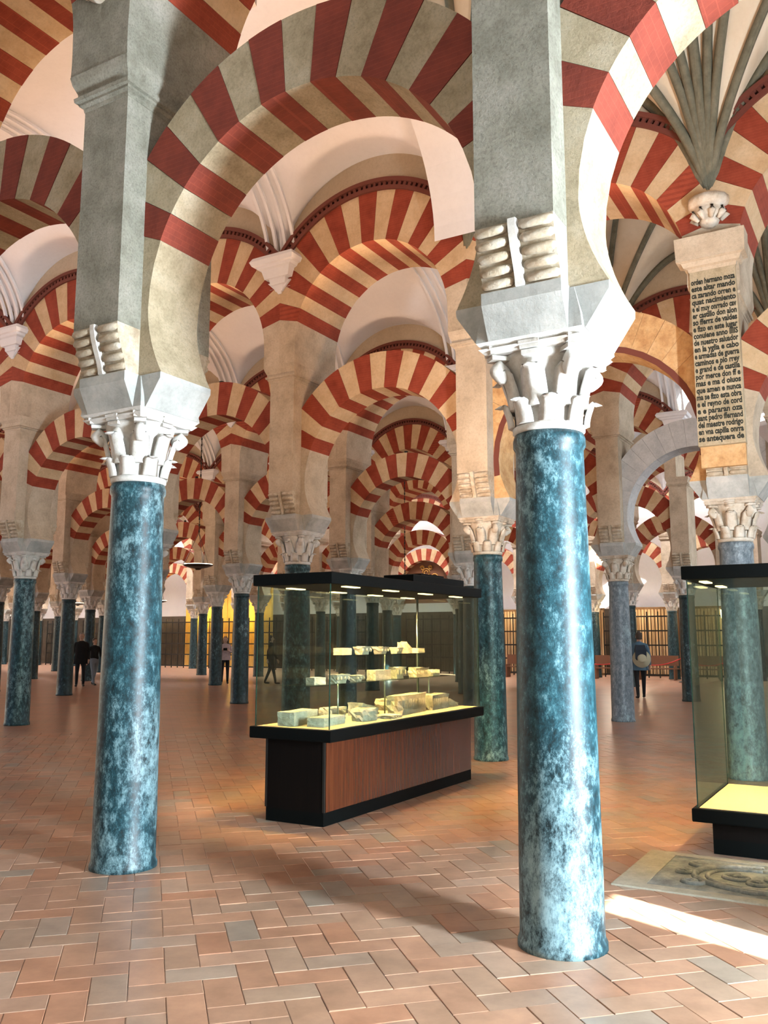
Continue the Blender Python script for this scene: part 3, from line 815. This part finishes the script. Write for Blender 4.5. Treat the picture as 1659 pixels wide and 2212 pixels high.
link('light_box', MB().rects([(2.19, 0.62, 0.18), (2.275, 0.62, 0.18), (2.28, 0.60, 0.16)]).mesh('light_box', 'black_lacquer'), case, (0.72, -0.15, 0))
for nm_, z, a, b in (('glass_shelf', 1.19, 1.80, 4.58), ('glass_shelf', 1.45, 2.30, 4.17)):
    link(nm_, MB().box(a-cm, b-cm, -0.19, 0.17, z-0.008, z).mesh(nm_, 'shelf_glass'), case)
for a, z1 in ((2.47, 1.182), (3.36, 1.442), (4.08, 2.085), (4.36, 1.182)):
    link('shelf_rod', MB().lathe([(0.008, 0.825), (0.008, z1)], 8).mesh('shelf_rod', 'shelf_rod'), case, (a-cm, -0.02, 0))

def fragment(seed, L, Wd, H, kind):
    """irregular broken block of carved stone: L along m, Wd along t"""
    r = random.Random(seed); b = bmesh.new()
    bmesh.ops.create_cube(b, size=1.0)
    bmesh.ops.subdivide_edges(b, edges=b.edges[:], cuts=3, use_grid_fill=True)
    for v in b.verts:
        x, y, z = v.co
        if kind == 'cap':       # flaring capital or cornice piece: wide top, narrow foot
            f = 0.68+0.36*(z+0.5)**1.5; x *= f; y *= f
        elif kind == 'lump':
            l = math.sqrt((2*x)**2+(2*y)**2+(2*z)**2); k = 0.55+0.45/max(1, l)
            x *= k; y *= k; z = -0.5+(z+0.5)*(0.72+0.38*k)
        elif kind == 'wedge':
            z = -0.5+(z+0.5)*(1.0-0.55*(x+0.5))
        j = 0.035 if v.co.z > -0.49 else 0.0
        q = 0.4 if kind == 'block' else 1.0
        x += r.uniform(-1, 1)*0.04*q; y += r.uniform(-1, 1)*0.05*q; z += r.uniform(-1, 1)*j*1.6*q
        v.co = (x*L, y*Wd, (max(z, -0.5)+0.5)*H)
    if kind in ('cap', 'frieze'):   # carved band: two rows of small flutes on the side facing the aisle
        nfl = max(3, int(L/0.05))
        for q in range(nfl):
            cx = -L*0.42+L*0.84*q/(nfl-1)
            m = Matrix.Translation((cx, -Wd*0.5, H*0.55)) @ Matrix.Diagonal((0.010, 0.012, H*0.26, 1))
            bmesh.ops.create_icosphere(b, subdivisions=1, radius=1.0, matrix=m)
    me = bpy.data.meshes.new('stone'); b.to_mesh(me); b.free()
    me.materials.append(MATS['fragment_stone'])
    return me
DECK = [(3.22, 1.80, 2.33, .109, 'block', 'square-cut pale stone block at the near left corner of the case'),
        (2.93, 1.86, 2.36, .070, 'block', 'low bright stone slab at the near right corner of the case'),
        (3.33, 2.62, 3.00, .084, 'lump', 'rounded stone fragment behind the low near slab'),
        (3.22, 3.02, 3.42, .122, 'wedge', 'wedge-shaped stone leaning up in the middle of the case'),
        (2.86, 2.50, 2.80, .100, 'lump', 'stone boulder fragment at the front glass, left of the thin plaque'),
        (3.36, 3.75, 4.05, .100, 'lump', 'small rounded stone behind the largest stone'),
        (2.80, 2.88, 3.18, .030, 'frieze', 'thin flat stone plaque lying before the largest stone'),
        (2.93, 3.25, 4.00, .175, 'frieze', 'largest carved stone frieze on the case deck'),
        (2.95, 4.05, 4.55, .145, 'frieze', 'second largest carved stone at the right of the deck'),
        (2.98, 4.60, 4.82, .085, 'wedge', 'small tilted stone at the far right corner of the deck')]
for j, (t, a, b, h_, kd, lab) in enumerate(DECK):
    o = link('stone_fragment', fragment(10+j, (b-a)*0.86, 0.17, h_*1.12, kd), None, G((a+b)/2, t, 0.8255), ROT+random.uniform(-0.12, 0.12))
    tag(o, lab, 'stone', 'stone fragments in the long display case')
LOWS = [(1.90, 2.13, .056, 'block'), (2.17, 2.52, .058, 'cap'), (2.56, 2.84, .052, 'cap'), (2.88, 3.31, .088, 'block'), (3.35, 3.70, .083, 'cap'), (3.78, 4.13, .088, 'frieze'), (4.17, 4.52, .055, 'lump')]
UPS = [(2.35, 2.57, .056, 'block'), (2.63, 2.91, .055, 'cap'), (3.02, 3.33, .062, 'cap'), (3.36, 3.55, .055, 'cap'), (3.57, 3.82, .085, 'wedge'), (3.84, 4.02, .045, 'block')]
for z, L, nm_ in ((1.191, LOWS, 'lower'), (1.451, UPS, 'upper')):
    for j, (a, b, h_, kd) in enumerate(L):
        o = link('stone_fragment', fragment(50+j+int(z*100), (b-a)*0.64, 0.11, h_*(1.15+0.25*(j % 3 == 1)), kd), None, G((a+b)/2, 2.99-0.03*(j % 2), z), ROT+0.08*((j*7) % 5-2))
        tag(o, 'small pale carved stone on the %s glass shelf, %s from the left' % (nm_, ORD[j]), 'stone', 'stones on the %s glass shelf' % nm_)

case2 = display_case('tall glass vitrine with a bare yellow-lit floor at the right picture edge', 2.40, 3.78, -1.05, -0.20, 0.34, (0.11, 0.12), 2.06, 2.165, False, (-0.35, 0.35), 0.10)
link('step', MB().box(-0.50, 0.50, -0.24, 0.24, 0.03, 0.10).mesh('step', 'black_lacquer'), case2)

def added_uplight(o, x, y, z, w, sx=0.5):  # tray and upward lamp added on the canopy to warm arches and vault
    link('uplight_tray', MB().box(x-sx/2-0.03, x+sx/2+0.03, y-0.09, y+0.09, z-0.03, z).mesh('uplight_tray', 'black_lacquer'), o)
    l = add_light('AREA', 'canopy_uplight', (x, y, z+0.012), w, WARM, o, shape='RECTANGLE', size=sx, size_y=0.14)
    l.rotation_euler = (math.pi, 0, 0)
added_uplight(case, 0.72, -0.15, 2.31, 210)
added_uplight(case2, 0.0, -0.1, 2.195, 110)

# ------------------------------------------------------------------ carved grave slab in the floor
def grave_slab():
    m0, m1, t0, t1 = 1.28, 2.37, -1.75, 0.11
    o = thing('grave_slab', 'dark carved grave slab with scroll relief set in the floor by the right vitrine', 'grave slab', (m0+m1)/2, (t0+t1)/2, 0)
    hm, ht = (m1-m0)/2, (t1-t0)/2
    fr = MB()
    for a, b, c, d_ in ((-hm, -hm+0.11, -ht, ht), (hm-0.09, hm, -ht, ht), (-hm+0.11, hm-0.09, -ht, -ht+0.16), (-hm+0.11, hm-0.09, ht-0.20, ht)): fr.box(a, b, c, d_, -0.004, 0.010)
    link('border', fr.mesh('border', 'slab_border'), o)
    link('panel', MB().box(-hm+0.11, hm-0.09, -ht+0.16, ht-0.20, -0.004, 0.006).mesh('panel', 'slab_stone'), o)
    rel = MB()
    def curl(cx, cy, r0, turns, sg, w=0.020):
        pts = []
        for k in range(40):
            a = turns*2*math.pi*k/39; r = r0*(1-0.82*k/39)
            pts.append((cx+r*math.cos(a)*0.8, cy+sg*r*math.sin(a), 0.007))
        rel.tube(pts, w, 6)
    def ell(rx, ry, w, cy=0.1):
        pts = [(rx*math.cos(2*math.pi*k/48), cy+ry*math.sin(2*math.pi*k/48), 0.007) for k in range(49)]
        rel.tube(pts, w, 6)
    ell(0.32, 0.40, 0.026); ell(0.25, 0.32, 0.016)
    for cx, cy, r0, tu, sg in ((0.0, 0.22, 0.11, 1.4, 1), (0.06, 0.0, 0.10, 1.3, -1), (-0.10, 0.08, 0.08, 1.2, 1), (0.25, 0.50, 0.09, 1.5, 1), (-0.24, 0.48, 0.09, 1.5, -1),
                              (0.27, -0.32, 0.09, 1.5, 1), (-0.27, -0.34, 0.10, 1.5, -1), (0.30, 0.12, 0.07, 1.3, -1), (-0.31, 0.10, 0.07, 1.3, 1), (0.0, -0.5, 0.10, 1.4, 1), (0.0, 0.58, 0.07, 1.3, -1)):
        curl(cx, cy, r0, tu, sg)
    link('scroll_relief', rel.mesh('scroll_relief', 'slab_stone'), o)
grave_slab()

# ------------------------------------------------------------------ black-letter inscription on the grey column's pier
LINES = ['orden hermano moza', 'este altar mando', 'ca zarando orren e', 'quat nacimiento', 'e el muy onrrado cav', 'er castillo don alon', 'so fferrz de valdes', 'e fizo en este lugar',
         'conuiene anno IIIIS', 'de nuestro saluador', 'en la yglia e cabo', 'e armadas de guerra', 'caminos e pio rrey', 'e grand e de castilla', 'por merce don ff e', 'mas e ma d oiuos', 'que amen e nunca',
         'ma se fizo esta obra', 'e el reyno de cord', 'e e pararan oza', 'sant pedro ffernand', 'del maestre rodrigo', 'en vna capilla onrra', 'se antequera de']
def inscription():
    o = thing('inscription_panel', 'pale panel of dark black-letter writing on the pier above the grey column', 'inscription', WID-0.484, -0.0, 0)
    z0, z1 = 3.88, 5.93; n = len(LINES); lh = (z1-0.03-z0)/n
    link('plaster_panel', MB().box(-0.125, 0.012, -0.262, 0.262, z0-0.03, z1+0.08).mesh('plaster_panel', 'cream_front'), o)
    link('cap_moulding', MB().loft([[(-x, -y, z), (0.02, -y, z), (0.02, y, z), (-x, y, z)] for z, x, y in ((6.0, 0.13, 0.27), (6.04, 0.14, 0.28), (6.05, 0.19, 0.32), (6.10, 0.21, 0.34), (6.11, 0.26, 0.39), (6.40, 0.27, 0.40))]).mesh('cap_moulding', 'pier_plaster'), o)
    link('tan_band', MB().box(-0.06, 0.012, -0.25, 0.25, 3.60, z0-0.03).mesh('tan_band', 'tan_plaster'), o)
    for j, tx in enumerate(LINES):
        cu = bpy.data.curves.new('line', 'FONT'); cu.body = tx; cu.size = lh*1.15; cu.extrude = 0.0; cu.offset = 0.0042; cu.resolution_u = 2
        cu.align_x = 'CENTER'
        tmp = bpy.data.objects.new('tmp', cu); COL.objects.link(tmp)
        bpy.context.view_layer.update()
        me = bpy.data.meshes.new_from_object(tmp.evaluated_get(bpy.context.evaluated_depsgraph_get()))
        bpy.data.objects.remove(tmp)
        xs = [v.co.x for v in me.vertices]; w = max(xs)-min(xs); mid = (max(xs)+min(xs))/2
        zb = z1-0.02-lh*(j+0.86)
        for v in me.vertices:
            v.co = (-0.1275, -(v.co.x-mid)*0.50/w, zb+v.co.y)
        me.materials.clear(); me.materials.append(MATS['ink'])
        link('text_line', me, o)
inscription()

# ------------------------------------------------------------------ screens, benches and lights at the far side
def far_side():
    # iron screens between the last columns
    for i in range(1, 15):
        mb = MB(); w = S/2-0.24
        for q in range(7): mb.box(-0.02, 0.02, -w+2*w*q/6-0.022, -w+2*w*q/6+0.022, 0, 2.75)
        for z in (0.12, 0.75, 1.35, 1.95, 2.55): mb.box(-0.025, 0.025, -w, w, z-0.03, z+0.03)
        for q in range(30): mb.box(-0.008, 0.008, -w+2*w*q/29-0.007, -w+2*w*q/29+0.007, 0.1, 2.55)
        o = link('iron_screen', mb.mesh('iron_screen', 'black_iron'), None, G(5*WID+0.5, (i+0.5)*S, 0), ROT)
        tag(o, 'black iron screen closing a far chapel, %s' % (ORD[i-1]+' from the right'), 'screen', 'iron screens of the far chapels')
    # slatted, lit wooden retable behind the right-hand screens
    for i in (1, 2, 3, 4):
        t = thing('slatted_retable', 'lit slatted wooden retable behind the %s screen from the right' % ORD[i-1], 'retable', 5*WID+2.2, (i+0.5)*S, 0, 0, 'lit slatted retables')
        link('back_board', MB().box(0.03, 0.08, -1.4, 1.4, 0, 3.0).mesh('back_board', 'retable_dark'), t)
        for q in range(20): link('slat', MB().box(-0.03, 0.03, -1.36+0.143*q, -1.36+0.143*q+0.10, 0.1, 2.9).mesh('slat', 'retable'), t)
        add_light('POINT', 'chapel_bulb', (-0.9, 0, 2.6), 70, (1.0, 0.75, 0.45), t, shadow_soft_size=0.15)
    for i in (9, 10):
        t = thing('yellow_backdrop', 'bright yellow lit chapel wall behind the left screens, %s' % ('right part' if i == 9 else 'left part'), 'wall panel', 5*WID+2.8, (i+0.5)*S, 0, 0, 'yellow lit chapel wall')
        link('plaster', MB().box(0, 0.15, -1.6, 1.6, 0, 4.6).mesh('plaster', 'yellow_plaster'), t)
        add_light('POINT', 'chapel_bulb', (-0.8, 0.2, 2.9), 220, (1.0, 0.62, 0.14), t, shadow_soft_size=0.2)
    # lanterns
    for j, (m, tt, z, lab) in enumerate(((5*WID-0.6, 8.72, 2.62, 'glowing lantern left of the slender grey column'), (5*WID-0.6, 4.32, 2.55, 'glowing lantern seen through the right vitrine'))):
        t = thing('lantern', lab, 'lantern', m, tt, z, 0, 'far glowing lanterns')
        link('glass_body', MB().lathe([(0.10, -0.42), (0.17, -0.05), (0.19, 0.2), (0.09, 0.36)], 10).mesh('glass_body', 'lantern_glow'), t)
        link('cap', MB().lathe([(0.20, 0.2), (0.10, 0.38), (0.05, 0.48), (0.09, 0.54), (0.02, 0.62)], 10).mesh('cap', 'gold'), t)
        link('rod', MB().tube([(0, 0, 0.6), (0, 0, 5.5)], 0.015, 5).mesh('rod', 'black_iron'), t)
        link('foot', MB().lathe([(0.02, -0.52), (0.11, -0.42), (0.12, -0.40)], 10).mesh('foot', 'gold'), t)
    # gilded tympanum
    t = thing('gilded_tympanum', 'gilded fretwork tympanum with a lettered band under the far pink-lit arch', 'fretwork', 5*WID, 5.5*S, 0)
    link('back_panel', MB().prism([(1.30*math.cos(math.pi*k/16), 4.0+1.30*math.sin(math.pi*k/16)) for k in range(17)]+[(-1.25, 3.3), (1.25, 3.3)], 0.02, 0.05).mesh('back_panel', 'bench_wood'), t)
    fw = MB()
    for cx, cz, r in ((0, 4.75, 0.22), (-0.45, 4.5, 0.2), (0.45, 4.5, 0.2), (-0.85, 4.25, 0.16), (0.85, 4.25, 0.16), (-0.22, 4.98, 0.12), (0.22, 4.98, 0.12)):
        fw.tube([(0, cx+r*(1-0.7*k/24)*math.cos(k*0.4), cz+r*(1-0.7*k/24)*math.sin(k*0.4)) for k in range(25)], 0.03, 5)
    link('scrollwork', fw.mesh('scrollwork', 'gold'), t)
    link('band', MB().box(-0.03, 0.02, -1.27, 1.27, 4.02, 4.06).box(-0.03, 0.02, -1.25, 1.25, 3.62, 3.66).mesh('band', 'gold'), t)
    lt = MB()
    for q, c in enumerate('IERVEMIV'):
        x = -1.0+0.28*q
        lt.box(-0.02, 0.02, x, x+0.05, 3.70, 3.97)
        if c in 'ERM': lt.box(-0.02, 0.02, x, x+0.16, 3.92, 3.97)
        if c in 'EV': lt.box(-0.02, 0.02, x, x+0.16, 3.70, 3.74)
        if c in 'VMR': lt.box(-0.02, 0.02, x+0.13, x+0.17, 3.70, 3.97)
    link('lettering', lt.mesh('lettering', 'gold'), t)
    # benches
    seat = MB().box(-0.2, 0.2, -0.8, 0.8, 0.42, 0.46).mesh('seat', 'bench_wood'); back = MB().box(0.17, 0.21, -0.8, 0.8, 0.55, 0.95).mesh('backrest', 'bench_wood')
    leg = MB().box(-0.19, 0.21, -0.03, 0.03, 0, 0.55).mesh('leg', 'bench_wood'); ft = MB().box(-0.22, 0.24, -0.05, 0.05, 0, 0.06).mesh('foot', 'bench_wood')
    for j, (m, tt) in enumerate(((5*WID-1.6, 12.4), (5*WID-1.2, 10.5), (5*WID-1.4, 8.6), (5*WID-1.2, 6.9), (5*WID-1.2, 5.2))):
        t = thing('bench', 'dark wooden bench before the far screens, %s' % (ORD[j]+' from the left'), 'bench', m, tt, 0, 0, 'benches before the far screens')
        link('seat', seat, t); link('backrest', back, t)
        for y in (-0.7, 0.7): link('leg', leg, t, (0, y, 0))
    # rope barrier
    pts = [(5*WID-3.2, 9.6), (5*WID-3.0, 7.6), (5*WID-2.8, 5.6), (5*WID-2.6, 3.8)]
    for j, (m, tt) in enumerate(pts):
        t = thing('rope_post', 'slim dark rope post before the benches, %s from the left' % ORD[j], 'post', m, tt, 0, 0, 'rope posts')
        link('base', MB().lathe([(0.15, 0), (0.15, 0.02), (0.03, 0.05)], 14).mesh('base', 'black_iron'), t)
        link('pole', MB().lathe([(0.022, 0.04), (0.022, 0.92), (0.035, 0.95), (0.02, 0.99)], 10).mesh('pole', 'black_iron'), t)
    for j in range(3):
        a, b = G(*pts[j]), G(*pts[j+1]); q = []
        for k in range(13):
            u = k/12; p = a.lerp(b, u)-a; q.append((p.x, p.y, 0.9-0.28*4*u*(1-u)))
        r = link('barrier_rope', MB().tube(q, 0.022, 6).mesh('barrier_rope', 'rope_red'), None, a)
        tag(r, 'sagging red barrier rope before the benches, %s from the left' % ORD[j], 'rope', 'barrier ropes')
wood('retable', (0.50, 0.34, 0.18), (0.66, 0.48, 0.29), (3, 3, 0.5), 0.5)
wood('retable_dark', (0.16, 0.09, 0.04), (0.24, 0.14, 0.07), (3, 3, 0.5), 0.6)
stone('yellow_plaster', [(0.3, (0.72, 0.44, 0.10)), (0.7, (0.85, 0.58, 0.18))], 1.0, 0.9, 0.1, 10)
far_side()

# ------------------------------------------------------------------ people
def person(label, m, t, rz, top, trousers, skin=(0.50, 0.32, 0.23), hair=(0.05, 0.035, 0.025), h=1.68, pose='stand', hair_long=False, coat=False, extras=(), hem=0.72):
    o = thing('person', label, 'person', m, t, 0, rz, 'visitors')
    o.scale = (h/1.70,)*3
    nm = 'cloth%d' % len(MATS)
    stone(nm+'t', [(0.35, tuple(c*0.75 for c in top)), (0.65, top)], 14, 0.9, 0.2, 40, True)
    plain(nm+'p', trousers, 0.9); plain(nm+'s', skin, 0.6); plain(nm+'h', hair, 0.7); plain(nm+'b', (0.015, 0.013, 0.012), 0.6)
    # local axes: -x is the way the figure faces, y to its side
    J = {'pel': (0, 0, 0.93, 0.125, 0.16), 'wai': (0, 0, 1.08, 0.105, 0.14), 'che': (0.0, 0, 1.28, 0.12, 0.175), 'nek': (0.01, 0, 1.44, 0.055, 0.06), 'nk2': (0.0, 0, 1.50, 0.052, 0.055), 'hd1': (-0.012, 0, 1.555, 0.078, 0.068), 'hd2': (-0.005, 0, 1.63, 0.092, 0.076), 'hd3': (0.004, 0, 1.69, 0.06, 0.052)}
    E = [('pel', 'wai'), ('wai', 'che'), ('che', 'nek'), ('nek', 'nk2'), ('nk2', 'hd1'), ('hd1', 'hd2'), ('hd2', 'hd3')]
    st = 0.13 if pose == 'walk' else 0.02
    for sg, q in ((-1, 'l'), (1, 'r')):
        f = sg*st
        J['hip'+q] = (0, sg*0.09, 0.87, 0.10, 0.10); J['kne'+q] = (-0.02-f*0.6, sg*0.10, 0.48, 0.062, 0.062); J['ank'+q] = (0.02-f*1.5, sg*0.105, 0.09, 0.044, 0.044)
        J['hee'+q] = (0.03-f*1.5, sg*0.105, 0.04, 0.042, 0.04); J['toe'+q] = (-0.15-f*1.5, sg*0.12, 0.03, 0.028, 0.045)
        E += [('pel', 'hip'+q), ('hip'+q, 'kne'+q), ('kne'+q, 'ank'+q), ('ank'+q, 'hee'+q), ('hee'+q, 'toe'+q)]
        J['sho'+q] = (0.0, sg*0.185, 1.385, 0.062, 0.062)
        if pose == 'camera':
            J['elb'+q] = (-0.06, sg*0.25, 1.13, 0.043, 0.043); J['wri'+q] = (-0.25, sg*0.09, 1.22, 0.030, 0.030); J['han'+q] = (-0.30, sg*0.055, 1.26, 0.034, 0.024)
        else:
            b = sg*st*0.8
            J['elb'+q] = (0.03+b*0.7, sg*0.235, 1.12, 0.045, 0.045); J['wri'+q] = (-0.04+b*1.5, sg*0.245, 0.88, 0.031, 0.031); J['han'+q] = (-0.06+b*1.7, sg*0.24, 0.80, 0.022, 0.036)
        E += [('che', 'sho'+q), ('sho'+q, 'elb'+q), ('elb'+q, 'wri'+q), ('wri'+q, 'han'+q)]
        hx, hy, hz = J['han'+q][:3]
        for fi, (dy, ln) in enumerate(((-0.026, 0.06), (-0.009, 0.072), (0.009, 0.068), (0.026, 0.052))):
            if pose == 'camera': tip = (hx-ln*0.5, hy-sg*0.04, hz+dy)
            else: tip = (hx-0.015+dy*0.8, hy-sg*0.012, hz-ln-0.02)
            J['f%d' % fi+q] = (*tip, 0.011, 0.011); E.append(('han'+q, 'f%d' % fi+q))
        J['th'+q] = (hx-0.05, hy-sg*0.02, hz-0.02 if pose != 'camera' else hz+0.05, 0.012, 0.012); E.append(('han'+q, 'th'+q))
    K = list(J); me = bpy.data.meshes.new('sk')
    me.from_pydata([J[k][:3] for k in K], [(K.index(a), K.index(b)) for a, b in E], [])
    ob = bpy.data.objects.new('sk', me); COL.objects.link(ob)
    sk = ob.modifiers.new('s', 'SKIN'); sk.use_smooth_shade = True
    for k, v in zip(K, me.skin_vertices[0].data):
        v.radius = J[k][3:5]; v.use_root = k == 'pel'
    sb = ob.modifiers.new('u', 'SUBSURF'); sb.levels = 1; sb.render_levels = 1
    bpy.context.view_layer.update()
    body = bpy.data.meshes.new_from_object(ob.evaluated_get(bpy.context.evaluated_depsgraph_get()))
    bpy.data.objects.remove(ob)
    body.materials.clear()
    for q in 'tpsb': body.materials.append(MATS[nm+q])
    hands = [Vector(J['wri'+q][:3]) for q in 'lr']
    for p in body.polygons:
        c = p.center
        i = 0
        if c.z > 1.46: i = 2
        elif c.z < 0.085: i = 3
        elif c.z < 0.95 and abs(c.y) < 0.2: i = 1
        for hv, q in zip(hands, 'lr'):
            hh = Vector(J['han'+q][:3])
            if (c-hh).length < (hv-hh).length*0.98 and (c.z < 0.87 or pose == 'camera') and (abs(c.y) > 0.19 or pose == 'camera'): i = 2
        p.material_index = i; p.use_smooth = True
    link('body', body, o)
    fc = MB()
    for sg in (-1, 1): fc.lathe([(0.001, 1.600), (0.009, 1.606), (0.009, 1.612), (0.001, 1.618)], 8, 1, True, (-0.086, sg*0.030))
    fc.loft([[(-0.085, -0.008, 1.60), (-0.093, 0, 1.60), (-0.085, 0.008, 1.60)], [(-0.085, -0.015, 1.57), (-0.112, 0, 1.572), (-0.085, 0.015, 1.57)], [(-0.08, -0.008, 1.560), (-0.09, 0, 1.558), (-0.08, 0.008, 1.560)]], 0, True)
    fc.box(-0.088, -0.078, -0.022, 0.022, 1.536, 1.542, 2)
    for sg in (-1, 1): fc.box(-0.012, 0.018, sg*0.078-0.006, sg*0.078+0.006, 1.565, 1.622, 0)
    plain(nm+'e', (0.02, 0.015, 0.012), 0.3); plain(nm+'m', (0.35, 0.12, 0.10), 0.5)
    link('face', fc.mesh('face', [nm+'s', nm+'e', nm+'m']), o)
    hr_ = MB(); rings = []
    for k in range(8):
        a = math.pi*0.5*k/7
        rings.append([(0.020+0.098*math.cos(a)*math.cos(2*math.pi*j/14)*(0.74 if math.cos(2*math.pi*j/14) < -0.3 else 1.0), 0.088*math.cos(a)*math.sin(2*math.pi*j/14), 1.630+0.10*math.sin(a)) for j in range(14)])
    hr_.loft(rings, 0, True)
    lowz = 1.34 if hair_long else 1.52
    rr = []
    for k in range(6):
        z = 1.64-(1.64-lowz)*k/5; w = 0.088+(0.02*math.sin(k) if hair_long else -0.004*k)
        rr.append([(0.03+0.085*math.cos(a), w*math.sin(a), z) for a in [math.radians(q) for q in range(-118, 119, 20)]]+[(0.03+0.05*math.cos(a), w*0.75*math.sin(a), z) for a in [math.radians(q) for q in range(118, -119, -20)]])
    hr_.loft(rr, 0, True)
    link('hair', hr_.mesh('hair', nm+'h'), o)
    if coat:
        rings = [[(a*math.cos(2*math.pi*j/18), b*math.sin(2*math.pi*j/18), z) for j in range(18)] for z, a, b in ((hem, 0.165, 0.225), (max(hem+0.06, 0.85), 0.155, 0.215), (1.05, 0.135, 0.185), (1.25, 0.145, 0.205), (1.38, 0.12, 0.19), (1.45, 0.07, 0.09))]
        link('jacket', MB().loft(rings, 0, True, False).mesh('jacket', nm+'t'), o)
    for ex in extras: ex(o)
    return o
def ang_to_cam(m, t):
    v = -G(m, t); return math.atan2(-v.y, -v.x)-ROT
def cam_prop(o):
    tag(link('camera_body', MB().box(-0.36, -0.29, -0.07, 0.07, 1.21, 1.30).lathe([(0.03, 1.22), (0.035, 1.28)], 12, 0, True, (-0.38, 0)).mesh('camera_body', 'black_lacquer'), o), 'black camera held in both hands')
def hat_prop(o):
    h = MB().lathe([(0.02, 0.0), (0.23, 0.0), (0.235, 0.012), (0.12, 0.02), (0.115, 0.09), (0.08, 0.12), (0.01, 0.125)], 24)
    h.xform(Matrix.Translation((0.20, 0.02, 1.02)) @ Matrix.Rotation(math.radians(80), 4, 'Y'))
    tag(link('straw_hat', h.mesh('straw_hat', 'straw'), o), 'pale straw hat hanging on the back')
def bag_prop(o):
    b = MB().rects([(0.98, 0.06, 0.10), (1.02, 0.09, 0.14), (1.25, 0.09, 0.14), (1.38, 0.05, 0.11)]); b.xform(Matrix.Translation((0.19, 0, 0)))
    tag(link('backpack', b.mesh('backpack', 'navy'), o), 'dark backpack')
plain('straw', (0.50, 0.47, 0.33), 0.9); plain('navy', (0.015, 0.025, 0.04), 0.8)
person('woman in a pale patterned shirt taking a photo beside a dark column', 20.45, 19.72, ang_to_cam(20.45, 19.72), (0.62, 0.50, 0.52), (0.012, 0.013, 0.016), hair=(0.30, 0.19, 0.12), h=1.68, pose='camera', hair_long=True, coat=True, extras=(cam_prop,), hem=0.86)
person('visitor in a denim jacket seen from behind with a straw hat on the back', 20.12, 4.67, ang_to_cam(20.12, 4.67)+math.pi+0.15, (0.10, 0.19, 0.27), (0.010, 0.011, 0.013), h=1.78, pose='walk', coat=True, extras=(bag_prop, hat_prop))
person('visitor dressed in black left of the foreground column, facing us', 16.5, 22.75, ang_to_cam(16.5, 22.75), (0.010, 0.011, 0.012), (0.012, 0.014, 0.018), hair=(0.25, 0.22, 0.18), h=1.80, coat=True)
person('visitor in a dark jacket and light jeans behind the man in black', 17.4, 23.1, ang_to_cam(17.4, 23.1)+0.6, (0.014, 0.016, 0.018), (0.22, 0.27, 0.32), h=1.62, pose='walk')
person('visitor in dark red close to the left foreground column', 18.6, 22.9, ang_to_cam(18.6, 22.9)+1.0, (0.05, 0.012, 0.012), (0.012, 0.012, 0.014), h=1.62, pose='walk')
person('visitor in black walking, seen through the left end of the long case', 21.2, 18.2, ang_to_cam(21.2, 18.2)+1.5, (0.010, 0.011, 0.012), (0.010, 0.011, 0.013), h=1.72, pose='walk')
person('visitor in a blue jacket half hidden behind the grey column at right', 20.5, 0.72, ang_to_cam(20.5, 0.72)+2.6, (0.09, 0.16, 0.23), (0.010, 0.011, 0.013), hair=(0.25, 0.25, 0.25), h=1.74, coat=True)
person('visitor with a dark bag partly behind the column at the left edge', 21.5, 28.2, ang_to_cam(21.5, 28.2)+1.2, (0.012, 0.012, 0.014), (0.02, 0.018, 0.016), h=1.70)
